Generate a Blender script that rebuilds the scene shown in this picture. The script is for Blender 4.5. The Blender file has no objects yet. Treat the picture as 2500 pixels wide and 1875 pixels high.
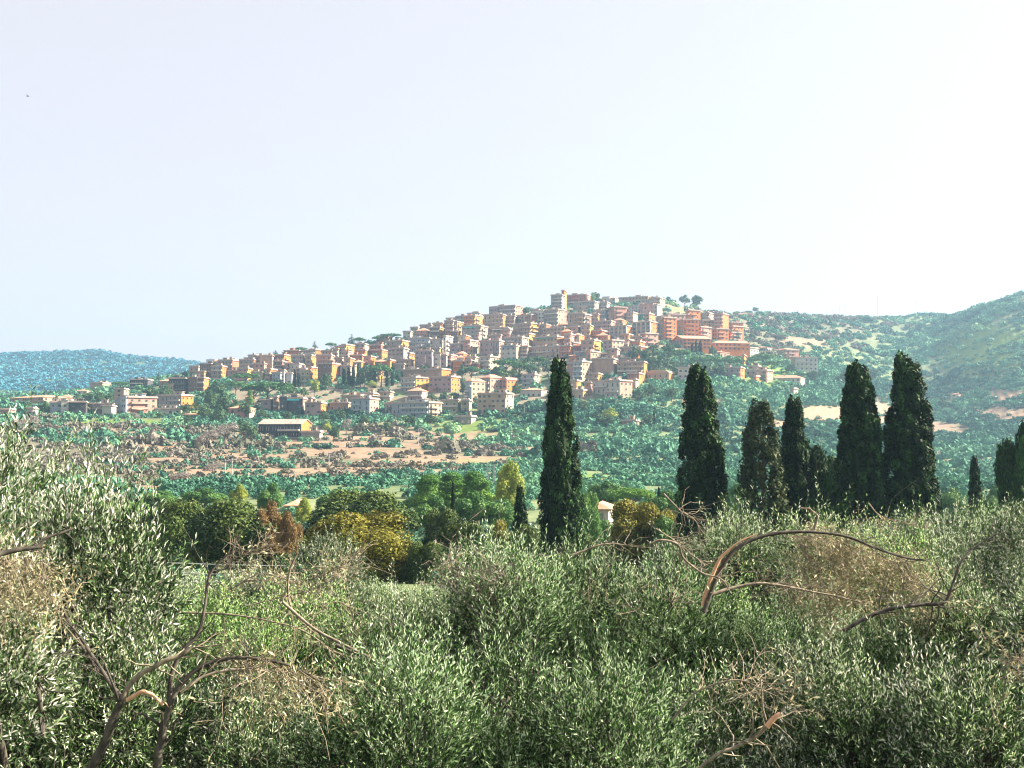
import bpy, math, random
import numpy as np
from mathutils import Matrix, Vector
R = math.radians
rng = np.random.default_rng(7)
random.seed(7)
SC = bpy.context.scene
COL = SC.collection

# ---------------------------------------------------------------- camera, sky, sun, exposure
H = 6.5                     # eye height above the grove
F = 2680.0                  # focal length in pixels of the 2500 px wide photograph
PITCH = math.atan((1060 - 937.5) / F)
cam = bpy.data.cameras.new("camera"); camo = bpy.data.objects.new("camera", cam); COL.objects.link(camo)
cam.sensor_width = 36; cam.lens = F / 2500 * 36; cam.clip_end = 20000; cam.clip_start = .1
camo.location = (0, 0, H); camo.rotation_euler = (math.pi / 2 + PITCH, 0, 0)
SC.camera = camo
SUN_AZ, SUN_EL = R(81), R(32)            # clockwise from the view direction, above the horizon
w = bpy.data.worlds.new("World"); SC.world = w; w.use_nodes = True
nt = w.node_tree; bg = nt.nodes["Background"]
sky = nt.nodes.new("ShaderNodeTexSky"); sky.sky_type = 'NISHITA'; sky.sun_disc = False
sky.sun_elevation = SUN_EL; sky.sun_rotation = SUN_AZ
sky.air_density = 1.0; sky.dust_density = 4.0; sky.ozone_density = 1.6; sky.altitude = 100
bg.inputs[1].default_value = 0.078
veil = nt.nodes.new("ShaderNodeMix"); veil.data_type = 'RGBA'; veil.inputs[0].default_value = .84      # thin milky cloud veil over the whole sky
veil.inputs[7].default_value = (2.27, 2.1, 2.15, 1); nt.links.new(sky.outputs[0], veil.inputs[6]); nt.links.new(veil.outputs[2], bg.inputs[0])
sl = bpy.data.lights.new("sun", 'SUN'); slo = bpy.data.objects.new("sun", sl); COL.objects.link(slo)
sl.energy = 4.8; sl.angle = R(.5); sl.color = (1, .88, .7)
sv = Vector((math.sin(SUN_AZ) * math.cos(SUN_EL), math.cos(SUN_AZ) * math.cos(SUN_EL), math.sin(SUN_EL)))
slo.rotation_euler = sv.to_track_quat('Z', 'Y').to_euler()
SC.view_settings.view_transform = 'Standard'; SC.view_settings.look = 'None'
SC.view_settings.exposure = 2.32; SC.view_settings.gamma = 1
SC.render.engine = 'CYCLES'; SC.cycles.pixel_filter_type = 'BLACKMAN_HARRIS'; SC.cycles.filter_width = 1.15
SC.cycles.max_bounces = 5; SC.cycles.diffuse_bounces = 2; SC.cycles.glossy_bounces = 2
SC.cycles.transmission_bounces = 3; SC.cycles.transparent_max_bounces = 4; SC.cycles.volume_bounces = 0
SC.cycles.caustics_reflective = False; SC.cycles.caustics_refractive = False

# ---------------------------------------------------------------- geometry helpers
ct, st = math.cos(PITCH), math.sin(PITCH)
def at(px, py, Y):
    """the point that stands Y metres in front of the eye in the direction of photo pixel (px, py)"""
    u = (px - 1250) / F; v = (937.5 - py) / F
    k = Y / (ct - v * st)
    return np.array([u * k, Y, H + (v * ct + st) * k])
def rowtan(py):
    v = (937.5 - np.asarray(py, float)) / F
    return (v * ct + st) / (ct - v * st)

class M:
    """collects quads and triangles, links them as ONE mesh object"""
    def __init__(s): s.v = []; s.q = []; s.t = []; s.qt = []; s.tt = []; s.qm = []; s.tm = []; s.n = 0
    def add(s, v, q, tint=.5, mi=0):
        v = np.asarray(v, np.float32).reshape(-1, 3); q = np.asarray(q, np.int32)
        if q.shape[1] == 4:
            s.q.append(q + s.n); s.qt.append(np.broadcast_to(np.asarray(tint, np.float32), (len(q),))); s.qm.append(np.full(len(q), mi, np.int32))
        else:
            s.t.append(q + s.n); s.tt.append(np.broadcast_to(np.asarray(tint, np.float32), (len(q),))); s.tm.append(np.full(len(q), mi, np.int32))
        s.v.append(v); s.n += len(v)
    def quads(s, V, tint=.5, mi=0):
        V = np.asarray(V, np.float32).reshape(-1, 4, 3)
        s.add(V.reshape(-1, 3), np.arange(len(V) * 4).reshape(-1, 4), tint, mi)
    def box(s, x0, x1, y0, y1, z0, z1, mi=0, tint=.5):
        v = [(x0,y0,z0),(x1,y0,z0),(x1,y1,z0),(x0,y1,z0),(x0,y0,z1),(x1,y0,z1),(x1,y1,z1),(x0,y1,z1)]
        s.add(v, [(0,1,5,4),(1,2,6,5),(2,3,7,6),(3,0,4,7),(4,5,6,7),(3,2,1,0)], tint, mi)
    def tube(s, P, r, n=6, tint=.5, mi=0):
        P = np.asarray(P, float); k = len(P); r = np.broadcast_to(np.asarray(r, float), (k,))
        T = np.gradient(P, axis=0); T /= np.linalg.norm(T, axis=1)[:, None] + 1e-9
        a = np.array([.31, .52, .79]); 
        A = np.cross(T, a); A /= np.linalg.norm(A, axis=1)[:, None] + 1e-9
        B = np.cross(T, A)
        th = np.arange(n) * 2 * math.pi / n
        V = P[:, None] + r[:, None, None] * (A[:, None] * np.cos(th)[None, :, None] + B[:, None] * np.sin(th)[None, :, None])
        i = np.arange(k - 1)[:, None] * n; j = np.arange(n)[None]; jn = (j + 1) % n
        q = np.stack([i + j, i + jn, i + n + jn, i + n + j], -1).reshape(-1, 4)
        s.add(V.reshape(-1, 3), q, tint, mi)
    def mesh(s, name, mats, smooth=False):
        me = bpy.data.meshes.new(name)
        v = np.concatenate(s.v); nq = sum(map(len, s.q)); ntr = sum(map(len, s.t))
        loops = np.concatenate([a.ravel() for a in s.q] + [a.ravel() for a in s.t])
        tot = np.concatenate([np.full(nq, 4, np.int32), np.full(ntr, 3, np.int32)])
        start = np.concatenate([[0], np.cumsum(tot)[:-1]]).astype(np.int32)
        me.vertices.add(len(v)); me.vertices.foreach_set('co', v.ravel())
        me.loops.add(len(loops)); me.loops.foreach_set('vertex_index', loops.astype(np.int32))
        me.polygons.add(len(tot)); me.polygons.foreach_set('loop_start', start); me.polygons.foreach_set('loop_total', tot)
        me.polygons.foreach_set('material_index', np.concatenate(s.qm + s.tm))
        me.polygons.foreach_set('use_smooth', np.full(len(tot), smooth))
        at_ = me.attributes.new('tint', 'FLOAT', 'FACE'); at_.data.foreach_set('value', np.concatenate(s.qt + s.tt).astype(np.float32))
        for m in (mats if isinstance(mats, (list, tuple)) else [mats]): me.materials.append(m)
        me.update(calc_edges=True)
        return me
    def build(s, name, mats, parent=None, smooth=False):
        return link(name, s.mesh(name, mats, smooth), parent)

def link(name, data, parent=None, loc=None, rotz=None, scale=None):
    o = bpy.data.objects.new(name, data); COL.objects.link(o)
    if parent: o.parent = parent
    if loc is not None: o.location = [float(c) for c in loc]
    if rotz is not None: o.rotation_euler = (0, 0, rotz)
    if scale is not None: o.scale = scale if isinstance(scale, (tuple, list)) else (scale,) * 3
    return o
def tag(o, label=None, cat=None, group=None, kind=None):
    if label: o['label'] = label
    if cat: o['category'] = cat
    if group: o['group'] = group
    if kind: o['kind'] = kind
    return o
def unit(a): return a / (np.linalg.norm(a, axis=-1, keepdims=True) + 1e-9)
def smooth_path(P, n):
    """Catmull-Rom through the points"""
    P = np.asarray(P, float)
    if len(P) < 3: 
        t = np.linspace(0, 1, n)[:, None]; return P[0] * (1 - t) + P[-1] * t
    Q = np.vstack([2 * P[0] - P[1], P, 2 * P[-1] - P[-2]]); out = []
    for t in np.linspace(0, len(P) - 1 - 1e-6, n):
        i = int(t); f = t - i; a, b, c, d = Q[i:i + 4]
        out.append(.5 * (2 * b + (c - a) * f + (2 * a - 5 * b + 4 * c - d) * f * f + (3 * b - a - 3 * c + d) * f ** 3))
    return np.array(out)

_h = np.random.default_rng(3).random((256, 256)).astype(np.float64)
def vnoise(x, y):
    xi = np.floor(x).astype(int); yi = np.floor(y).astype(int); fx = x - xi; fy = y - yi
    fx = fx * fx * (3 - 2 * fx); fy = fy * fy * (3 - 2 * fy)
    g = lambda a, b: _h[a % 256, b % 256]
    return (g(xi, yi) * (1 - fx) + g(xi + 1, yi) * fx) * (1 - fy) + (g(xi, yi + 1) * (1 - fx) + g(xi + 1, yi + 1) * fx) * fy
def fbm(x, y, o=4):
    s = 0; a = .5; x = np.asarray(x, float); y = np.asarray(y, float)
    for k in range(o): s = s + a * vnoise(x * 2 ** k + 17.3 * k, y * 2 ** k + 9.1 * k); a *= .5
    return s / (1 - .5 ** o)

# ---------------------------------------------------------------- terrain as a function
# column px -> (distance, photo row of the bare ground there)
PROF = {
 -900: [(250,1188),(400,1110),(550,1040),(650,1010),(760,985),(880,970),(1000,975),(1400,990),(2000,930),(2500,850),(3500,900)],
   0: [(250,1190),(400,1115),(550,1045),(650,1013),(760,985),(880,968),(1000,975),(1400,992),(1900,945),(2500,866),(3500,900)],
 110: [(250,1190),(400,1115),(550,1048),(650,1013),(760,985),(880,965),(1000,972),(1400,992),(1900,945),(2500,866),(3500,900)],
 210: [(250,1190),(400,1118),(550,1052),(650,1013),(760,980),(880,948),(1000,955),(1400,985),(1900,940),(2500,853),(3500,900)],
 300: [(250,1190),(400,1120),(550,1055),(650,1013),(760,975),(880,946),(1000,950),(1400,980),(1900,940),(2500,866),(3500,900)],
 400: [(250,1190),(400,1125),(550,1060),(650,1013),(760,968),(880,935),(950,922),(1050,940),(1400,960),(1900,930),(2500,880),(3500,910)],
 500: [(250,1190),(400,1128),(550,1065),(650,1018),(760,960),(850,920),(920,898),(1000,905),(1400,950),(1900,935),(2500,893),(3500,920)],
 600: [(250,1190),(400,1128),(550,1072),(640,1020),(760,950),(850,908),(930,880),(1050,900),(1400,950),(2500,900),(3500,920)],
 800: [(250,1190),(400,1128),(550,1070),(640,1015),(760,940),(850,892),(950,852),(1050,870),(1400,930),(2500,900),(3500,920)],
1000: [(250,1188),(400,1128),(550,1070),(640,1018),(760,930),(850,870),(970,812),(1080,830),(1400,900),(2500,900),(3500,920)],
1150: [(250,1188),(400,1130),(550,1070),(640,1010),(760,915),(850,850),(990,775),(1100,800),(1400,880),(2500,900),(3500,920)],
1300: [(250,1188),(400,1132),(550,1065),(640,1000),(760,905),(870,825),(1010,750),(1120,770),(1400,860),(2500,900),(3500,920)],
1450: [(250,1188),(400,1135),(550,1060),(660,975),(760,890),(870,810),(1010,742),(1120,748),(1400,850),(2500,900),(3500,920)],
1600: [(250,1188),(400,1140),(550,1060),(660,970),(760,890),(870,815),(980,760),(1090,722),(1250,760),(1500,850),(2500,900),(3500,920)],
1700: [(250,1188),(400,1142),(550,1068),(660,985),(760,905),(870,840),(980,785),(1110,746),(1300,790),(1500,850),(2500,900),(3500,920)],
1850: [(250,1188),(400,1145),(550,1080),(680,990),(780,925),(880,875),(1000,825),(1150,780),(1280,757),(1450,800),(2500,900),(3500,920)],
2000: [(250,1188),(400,1150),(550,1095),(700,1010),(820,945),(920,905),(1050,845),(1200,795),(1340,768),(1500,800),(2500,900),(3500,920)],
2150: [(250,1190),(400,1155),(550,1110),(700,1055),(850,990),(950,945),(1100,875),(1250,815),(1400,772),(1600,800),(2500,900),(3500,920)],
2280: [(250,1190),(400,1155),(550,1112),(700,1065),(850,1010),(950,960),(1100,880),(1250,815),(1380,772),(1600,790),(2500,900),(3500,920)],
2380: [(250,1190),(400,1155),(550,1110),(700,1060),(820,1000),(920,930),(1050,840),(1180,770),(1280,745),(1500,790),(2500,900),(3500,920)],
2500: [(250,1190),(400,1152),(550,1100),(680,1040),(800,960),(900,890),(1000,810),(1120,740),(1220,714),(1400,760),(2500,880),(3500,920)],
3200: [(250,1188),(400,1140),(550,1075),(680,1000),(800,900),(900,820),(1000,730),(1100,650),(1200,620),(1400,660),(2500,800),(3500,900)],
}
PXg = np.arange(-1500, 4010, 10.0)
Yg = np.exp(np.linspace(math.log(250), math.log(4300), 420))
def gsm(A, sig, axis):
    k = int(sig * 3); xs = np.arange(-k, k + 1); g = np.exp(-.5 * (xs / sig) ** 2); g /= g.sum()
    pad = [(0, 0), (0, 0)]; pad[axis] = (k, k)
    P = np.pad(A, pad, mode='edge'); out = 0
    for i, c in enumerate(g): out = out + c * np.take(P, np.arange(i, i + A.shape[axis]), axis=axis)
    return out
_keys = sorted(PROF); _T = np.array([np.interp(Yg, [a for a, b in PROF[k]] + [4300], rowtan([b for a, b in PROF[k]] + [1000])) for k in _keys])
G = np.array([np.interp(PXg, _keys, _T[:, j]) for j in range(len(Yg))]).T
G = gsm(gsm(G, 3.0, 0), 5.0, 1)
def Zt(x, Y, noise=True):
    x = np.asarray(x, float); Y = np.asarray(Y, float)
    Yc = np.clip(Y, 250, 4290); px = np.clip(1250 + x / np.maximum(Y, 60) * F, -1500, 3999)
    a = (px + 1500) / 10; i = np.minimum(a.astype(int), len(PXg) - 2); f = a - i
    b = np.log(Yc / 250) / math.log(4300 / 250) * (len(Yg) - 1); j = np.minimum(b.astype(int), len(Yg) - 2); g = b - j
    t = (G[i, j] * (1 - f) + G[i + 1, j] * f) * (1 - g) + (G[i, j + 1] * (1 - f) + G[i + 1, j + 1] * f) * g
    far = H + Yc * t
    near = np.interp(Y, [-400, 0, 30, 60, 100, 170, 250], [3, 0, 0, -2.4, -6, -8.6, 0])
    z250 = H + 250 * rowtan(1189)
    near = np.interp(Y, [-400, 0, 30, 60, 100, 170, 250], [3, 0, 0, -2.4, -6, -8.6, z250])
    z = np.where(Y < 250, near, far)
    if noise:
        amp = np.clip((Y - 40) / 500, 0, 1) * 1.0 + np.clip((Y - 900) / 900, 0, 1) * 7
        z = z + amp * (fbm(x / 45, Y / 45, 4) - .5) * 3 + np.clip((Y - 5) / 30, 0, 1) * (fbm(x / 9, Y / 9, 3) - .5) * .35
        k = np.clip((Y - 260) / 60, 0, 1) * np.clip((1250 - Y) / 100, 0, 1) * .55      # old terraces
        q = z / 2.6; fr = q - np.floor(q); z = z + k * 2.6 * (np.clip((fr - .72) / .28, 0, 1) - fr)
    return z
def ground_px(px, py, y0=250, y1=3000):
    """where the sight line of photo pixel (px, py) meets the ground"""
    Ys = np.linspace(y0, y1, int((y1 - y0) / 2)); p1 = at(px, py, 1.0)
    x = p1[0] * Ys; zr = H + (p1[2] - H) * Ys
    d = Zt(x, Ys) - zr; hit = np.nonzero(d >= 0)[0]
    k = hit[0] if len(hit) else int(np.argmax(d / Ys))
    return np.array([x[k], Ys[k], Zt(x[k], Ys[k])])
def pxrow(x, Y, z):
    d = np.stack([x, Y, z - H], -1)
    fwd = d[..., 1] * ct + d[..., 2] * st; up = -d[..., 1] * st + d[..., 2] * ct
    return 1250 + F * d[..., 0] / fwd, 937.5 - F * up / fwd

# ---------------------------------------------------------------- materials
def nodes(m): m.use_nodes = True; n = m.node_tree; return n, n.nodes['Principled BSDF']
def ramp(n, stops, src):
    r = n.nodes.new('ShaderNodeValToRGB'); e = r.color_ramp.elements
    while len(e) < len(stops): e.new(.5)
    for el, (p, c) in zip(e, stops): el.position = p; el.color = (*c, 1)
    n.links.new(src, r.inputs[0]); return r.outputs[0]
def foliage(name, stops, rough=.5, trans=.3, spec=.35):
    spec *= .4; trans *= .6
    m = bpy.data.materials.new(name); n, b = nodes(m)
    a = n.nodes.new('ShaderNodeAttribute'); a.attribute_name = 'tint'
    c = ramp(n, stops, a.outputs['Fac'])
    n.links.new(c, b.inputs['Base Color']); b.inputs['Roughness'].default_value = rough; b.inputs['Specular IOR Level'].default_value = spec
    t = n.nodes.new('ShaderNodeBsdfTranslucent'); n.links.new(c, t.inputs[0])
    x = n.nodes.new('ShaderNodeMixShader'); x.inputs[0].default_value = trans
    n.links.new(b.outputs[0], x.inputs[1]); n.links.new(t.outputs[0], x.inputs[2])
    n.links.new(x.outputs[0], n.nodes['Material Output'].inputs[0]); return m
def noisy(name, c1, c2, scale=3, rough=.85, detail=5, coord='Object', spec=.25, stretch=(1, 1, 1), bump=0):
    m = bpy.data.materials.new(name); n, b = nodes(m)
    tc = n.nodes.new('ShaderNodeTexCoord'); mp = n.nodes.new('ShaderNodeMapping'); mp.inputs['Scale'].default_value = stretch
    n.links.new(tc.outputs[coord], mp.inputs[0])
    t = n.nodes.new('ShaderNodeTexNoise'); t.inputs['Scale'].default_value = scale; t.inputs['Detail'].default_value = detail
    n.links.new(mp.outputs[0], t.inputs['Vector'])
    c = ramp(n, [(.3, c1), (.7, c2)], t.outputs[0]); n.links.new(c, b.inputs['Base Color'])
    b.inputs['Roughness'].default_value = rough; b.inputs['Specular IOR Level'].default_value = spec
    if bump:
        bp = n.nodes.new('ShaderNodeBump'); bp.inputs['Strength'].default_value = bump; n.links.new(t.outputs[0], bp.inputs['Height']); n.links.new(bp.outputs[0], b.inputs['Normal'])
    return m
def sc(c, k): return tuple(min(1, a * k) for a in c)

LST = [(0, (.005, .017, .008)), (.3, (.026, .07, .02)), (.55, (.1, .215, .05)), (.75, (.33, .5, .2)), (1, (.76, .86, .6))]
LEAF = foliage('olive_leaf', LST, .36, .35, .7)
LEAF2 = foliage('olive_leaf_green', [(p_, (c_[0] * 1.05, c_[1] * 1.2, c_[2] * .85)) for p_, c_ in LST], .36, .5, .7)
LEAF4 = foliage('olive_leaf_deep', [(p_, (c_[0] * .78, c_[1] * .86, c_[2] * .8)) for p_, c_ in LST], .36, .35, .7)  # darker leaf copy: shade on the central olives put into the colour
LEAF3 = foliage('olive_leaf_grey', [(p_, (c_[0] * 1.12, c_[1] * 1.0, c_[2] * 1.25)) for p_, c_ in LST], .4, .35, .7)
DRY = foliage('dry_leaf', [(0, (.12, .11, .04)), (.5, (.31, .28, .16)), (1, (.58, .54, .36))], .6, .3, .3)
BARK = noisy('olive_bark', (.022, .02, .018), (.1, .09, .075), 14, .9, 8, stretch=(1, 1, .3), bump=.6)
PALEBARK = noisy('pale_bark', (.09, .075, .055), (.32, .27, .2), 18, .8, 6, stretch=(1, 1, .4), bump=.3)
WOOD = noisy('broken_wood', (.5, .26, .15), (.68, .42, .27), 25, .75, 5, stretch=(1, 1, .3))
CYP = foliage('cypress_needles', [(0, (.005, .015, .006)), (.5, (.016, .04, .011)), (1, (.055, .14, .035))], .6, .15, .25)
CYP2 = foliage('worn_cypress_needles', [(0, (.018, .034, .015)), (.5, (.04, .06, .024)), (1, (.1, .11, .045))], .6, .15, .2)
DARKT = foliage('holm_oak_leaves', [(0, (.01, .026, .01)), (.5, (.035, .07, .02)), (1, (.12, .16, .04))], .5, .2, .35)
YELT = foliage('yellowing_leaves', [(0, (.035, .045, .008)), (.5, (.11, .115, .02)), (1, (.25, .225, .038))], .5, .3, .3)
RUST = foliage('rust_leaves', [(0, (.07, .045, .025)), (.5, (.15, .1, .045)), (1, (.27, .18, .08))], .6, .3, .2)
GREENT = foliage('broadleaf_leaves', [(0, (.025, .07, .025)), (.5, (.06, .15, .045)), (1, (.16, .28, .07))], .5, .25, .3)
PINE = foliage('pine_needles', [(0, (.03, .09, .02)), (.5, (.08, .19, .035)), (1, (.18, .31, .05))], .55, .2, .25)
LIME = foliage('yellow_green_leaves', [(0, (.1, .15, .03)), (.5, (.2, .26, .045)), (1, (.36, .38, .08))], .5, .3, .25)
TTRUNK = noisy('tree_bark', (.07, .05, .04), (.17, .13, .1), 4, .9)

def ground_mat():
    m = bpy.data.materials.new('ground'); n, b = nodes(m)
    a = n.nodes.new('ShaderNodeAttribute'); a.attribute_name = 'soil'
    tc = n.nodes.new('ShaderNodeTexCoord'); t = n.nodes.new('ShaderNodeTexNoise'); t.inputs['Scale'].default_value = .35; t.inputs['Detail'].default_value = 9
    n.links.new(tc.outputs['Object'], t.inputs['Vector'])
    c = ramp(n, [(.3, (.62, .66, .6)), (.7, (1.0, 1.0, 1.0))], t.outputs[0])
    x = n.nodes.new('ShaderNodeMix'); x.data_type = 'RGBA'; x.blend_type = 'MULTIPLY'; x.inputs[0].default_value = 1
    n.links.new(a.outputs['Color'], x.inputs[6]); n.links.new(c, x.inputs[7]); n.links.new(x.outputs[2], b.inputs['Base Color'])
    b.inputs['Roughness'].default_value = .95; b.inputs['Specular IOR Level'].default_value = .1
    return m
GROUND = ground_mat()

# ---------------------------------------------------------------- terrain mesh
def blob(px, py, cx, cy, rx, ry, soft=.35):
    d = np.sqrt(((px - cx) / rx) ** 2 + ((py - cy) / ry) ** 2)
    return np.clip((1 + soft - d) / (2 * soft), 0, 1)
def soil_masks(x, Y, z):
    """bare tan earth, bright grass, grey thicket: 0..1 each"""
    px, py = pxrow(x, Y, z); f = (Y > 230)
    wob = (fbm(x / 30, Y / 14, 3) - .5) * 40; px2 = px + wob * 2; py2 = py + wob * .35
    tan = 0
    for cx, cy, rx, ry in [(900,1072,330,34),(960,1120,280,30),(700,1150,330,20),(480,1090,200,14),(330,1060,90,8),(420,1183,160,10),(560,1120,200,12),(1050,1060,120,8),(2020,1012,78,20),(1930,1040,60,8),(2110,995,60,26),(2200,1030,70,16),
                           (2290,1046,75,13),(2470,1012,60,16),(2450,966,46,14),(1350,1100,90,12),(1780,760,110,10),(1830,800,90,9),(1960,835,60,10),(1730,985,70,6),(2350,1128,200,5),(1470,1175,80,7),(1700,750,80,10)]:
        tan = np.maximum(tan, blob(px2, py2, cx, cy, rx, ry))
    tan = tan * f * np.where((px > 1880) & (py > 940), 1, np.clip((fbm(x / 26, Y / 7 + 3, 4) - np.where(px > 550, .33, .38)) * 6, 0, 1))
    gr = 0
    for cx, cy, rx, ry in [(415,1040,50,12),(270,1030,140,9),(335,956,22,10),(1180,1125,60,9),(2400,850,120,60),(1370,1165,100,10),(1150,1040,100,22),(480,1010,40,8),(1700,735,70,25),(1880,910,60,40)]:
        gr = np.maximum(gr, blob(px2, py2, cx, cy, rx, ry))
    gr = gr * f
    grey = np.maximum(np.maximum(blob(px2, py2, 200, 1100, 560, 80), blob(px2, py2, 800, 1110, 420, 62) * .75), blob(px2, py2, 1900, 800, 250, 60) * .8) * f
    grey = np.maximum(grey, blob(px2, py2, 1150, 1090, 110, 25) * f * .6)
    return tan, gr, grey
ys = np.concatenate([np.linspace(-120, 0, 8)[:-1], np.exp(np.linspace(math.log(1), math.log(3000 + 20), 620)) + np.linspace(0, -20, 620)])
sp = np.concatenate([np.linspace(-1.3, -.52, 60)[:-1], np.linspace(-.52, .52, 520), np.linspace(.52, 1.3, 60)[1:]])
S, YY = np.meshgrid(sp, ys); XX = S * (np.maximum(YY, 0) + 60)
ZZ = Zt(XX, YY)
me = M(); nr, nc = XX.shape
i = np.arange(nr - 1)[:, None] * nc; j = np.arange(nc - 1)[None]
me.add(np.stack([XX, YY, ZZ], -1).reshape(-1, 3), np.stack([i + j, i + j + 1, i + nc + j + 1, i + nc + j], -1).reshape(-1, 4))
terr = me.build('terrain', GROUND, smooth=True); tag(terr, kind='structure')
def mixc(a, b, t): return a * (1 - t[..., None]) + np.array(b) * t[..., None]
tan, gr, grey = soil_masks(XX, YY, ZZ)
n1 = fbm(XX / 12, YY / 9, 4)[..., None]
c = np.array([.08, .13, .065]) * (1 - n1) + np.array([.24, .27, .15]) * n1
c = mixc(c, (.15, .13, .105), grey * .85); c = mixc(c, (.14, .22, .05), gr * .9); c = mixc(c, (.31, .205, .15), tan)
PX, PY = pxrow(XX, YY, ZZ)
town = np.clip((PY < np.where(PX > 1450, 855, 990)) * (PX > 560) * (PX < 1800) * (YY > 640) * (YY < 1015) * 1.0, 0, 1) * (fbm(XX / 20, YY / 20, 2) > .3)
c = mixc(c, (.25, .2, .16), town * .85)
near = np.clip((70 - YY) / 30, 0, 1); c = mixc(c, (.08, .125, .035), near)
c = mixc(c, (.06, .1, .045), ((YY > 1500) * .8))
ca = terr.data.attributes.new('soil', 'FLOAT_COLOR', 'POINT')
ca.data.foreach_set('color', np.concatenate([c, np.ones(c.shape[:2] + (1,))], -1).astype(np.float32).ravel())

# ---------------------------------------------------------------- scrub (stuff)
def leaf_frame(n, r, outd=None, k=.7):
    d = unit(r.normal(size=(n, 3)))
    if outd is not None: d = unit(outd * k + d * (1 - k * .3) * .8)
    t = unit(np.cross(d, r.normal(size=(n, 3)))); b = np.cross(d, t)
    return d, t, b
def card(c, t, b, a, e):
    a = a[:, None]; e = e[:, None]
    return np.stack([c - t * a, c - b * e, c + t * a, c + b * e], 1)
def bush_proto(q, size, seed, tall=.8):
    r = np.random.default_rng(seed); d = unit(r.normal(size=(q, 3))); d[:, 2] = np.abs(d[:, 2]) - .1
    lob = .78 + .35 * np.sin(d[:, 0] * 4 + seed) * np.cos(d[:, 1] * 5 + seed * 2)
    c = d * lob[:, None] * np.array([1, 1, tall]); c[:, 2] += .12
    n, t, b = leaf_frame(q, r, d, .75); s = size * r.uniform(.6, 1.4, q)
    return card(c, t, b, s, s * .75)
def scatter(n, protos, x, Y, rad, tint, r, tall=None):
    z = Zt(x, Y); idx = r.integers(0, len(protos), n); P = np.stack(protos)[idx].astype(np.float32)
    a = r.uniform(0, 6.283, n).astype(np.float32); ca_, sa = np.cos(a)[:, None, None], np.sin(a)[:, None, None]
    V = np.empty_like(P); V[..., 0] = P[..., 0] * ca_ - P[..., 1] * sa; V[..., 1] = P[..., 0] * sa + P[..., 1] * ca_; V[..., 2] = P[..., 2]
    V *= rad[:, None, None, None].astype(np.float32)
    if tall is not None: V[..., 2] *= tall[:, None, None]
    V += np.stack([x, Y, z], -1)[:, None, None].astype(np.float32)
    q = P.shape[1]
    T = np.clip(np.repeat(tint, q) + r.normal(0, .035, n * q), 0, 1)
    return V.reshape(-1, 4, 3), T
SCRUB = foliage('scrub_leaves', [(0, (.2, .185, .16)), (.2, (.14, .14, .1)), (.34, (.035, .105, .075)), (.55, (.09, .23, .15)), (.75, (.17, .33, .18)), (1, (.3, .43, .19))], .7, .15, .15)
WOODS = foliage('far_woods_leaves', [(0, (.02, .11, .15)), (.5, (.035, .17, .23)), (1, (.09, .27, .31))], .7, .12, .1)  # blue of the distant haze is mixed into these leaf colours
r = np.random.default_rng(11)
def sample(n, y0, y1, spw=.56):
    Y = np.sqrt(r.uniform(y0 ** 2, y1 ** 2, n)); return r.uniform(-spw, spw, n) * Y, Y
BUILT = []        # footprints kept clear: filled below, before scrub is scattered

# ---------------------------------------------------------------- buildings of the hill town
PAL = dict(cream=(.57,.43,.34), white=(.66,.61,.55), pink=(.6,.37,.31), orange=(.68,.27,.13), terracotta=(.54,.23,.15), yellow=(.64,.37,.16),
           tan=(.47,.34,.27), grey=(.4,.36,.33), brown=(.24,.16,.13), lilac=(.46,.35,.34), blue=(.46,.5,.55), red=(.5,.2,.14), green=(.48,.45,.32), dark=(.09,.085,.09))
WORD = dict(cream='cream', white='white', pink='pink', orange='orange', terracotta='terracotta', yellow='yellow', tan='tan', grey='grey', brown='brown',
            lilac='lilac grey', blue='pale blue', red='red', green='pale green', dark='dark')
def deepen(c, k=.64, s=1.28):
    g = sum(c) / 3; return tuple(max(.01, (g + (x - g) * s) * k) for x in c)
PAL = {k: deepen(v) for k, v in PAL.items()}
WALL = {k: noisy('stucco_' + k, sc(v, .78), sc(v, 1.1), .35, .9, 8, stretch=(1, 1, .35)) for k, v in PAL.items()}
TILE = noisy('roof_tiles', (.36, .16, .1), (.6, .32, .22), 1.3, .9, 8)
FLAT = noisy('roof_terrace', (.26, .2, .17), (.48, .39, .33), .5, .9, 6)
SLAB = noisy('balcony_plaster', (.4, .35, .3), (.6, .53, .46), .6, .85, 4)
PANE = noisy('window_glass', (.02, .025, .03), (.06, .065, .07), 1.5, .25, 2, spec=.5)
SHUT = [noisy('shutter_' + n_, sc(c_, .8), c_, 2, .7, 3) for n_, c_ in (('green', (.07, .1, .07)), ('brown', (.16, .09, .05)), ('grey', (.22, .23, .24)))]
AWN = {n_: noisy('awning_' + n_, sc(c_, .8), c_, 2, .8, 3) for n_, c_ in (('teal', (.02, .35, .38)), ('green', (.03, .3, .2)), ('blue', (.06, .25, .42)), ('white', (.75, .73, .7)), ('dark', (.06, .07, .07)))}
METAL = noisy('grey_metal', (.3, .3, .31), (.5, .5, .5), 3, .6, 2)

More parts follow.
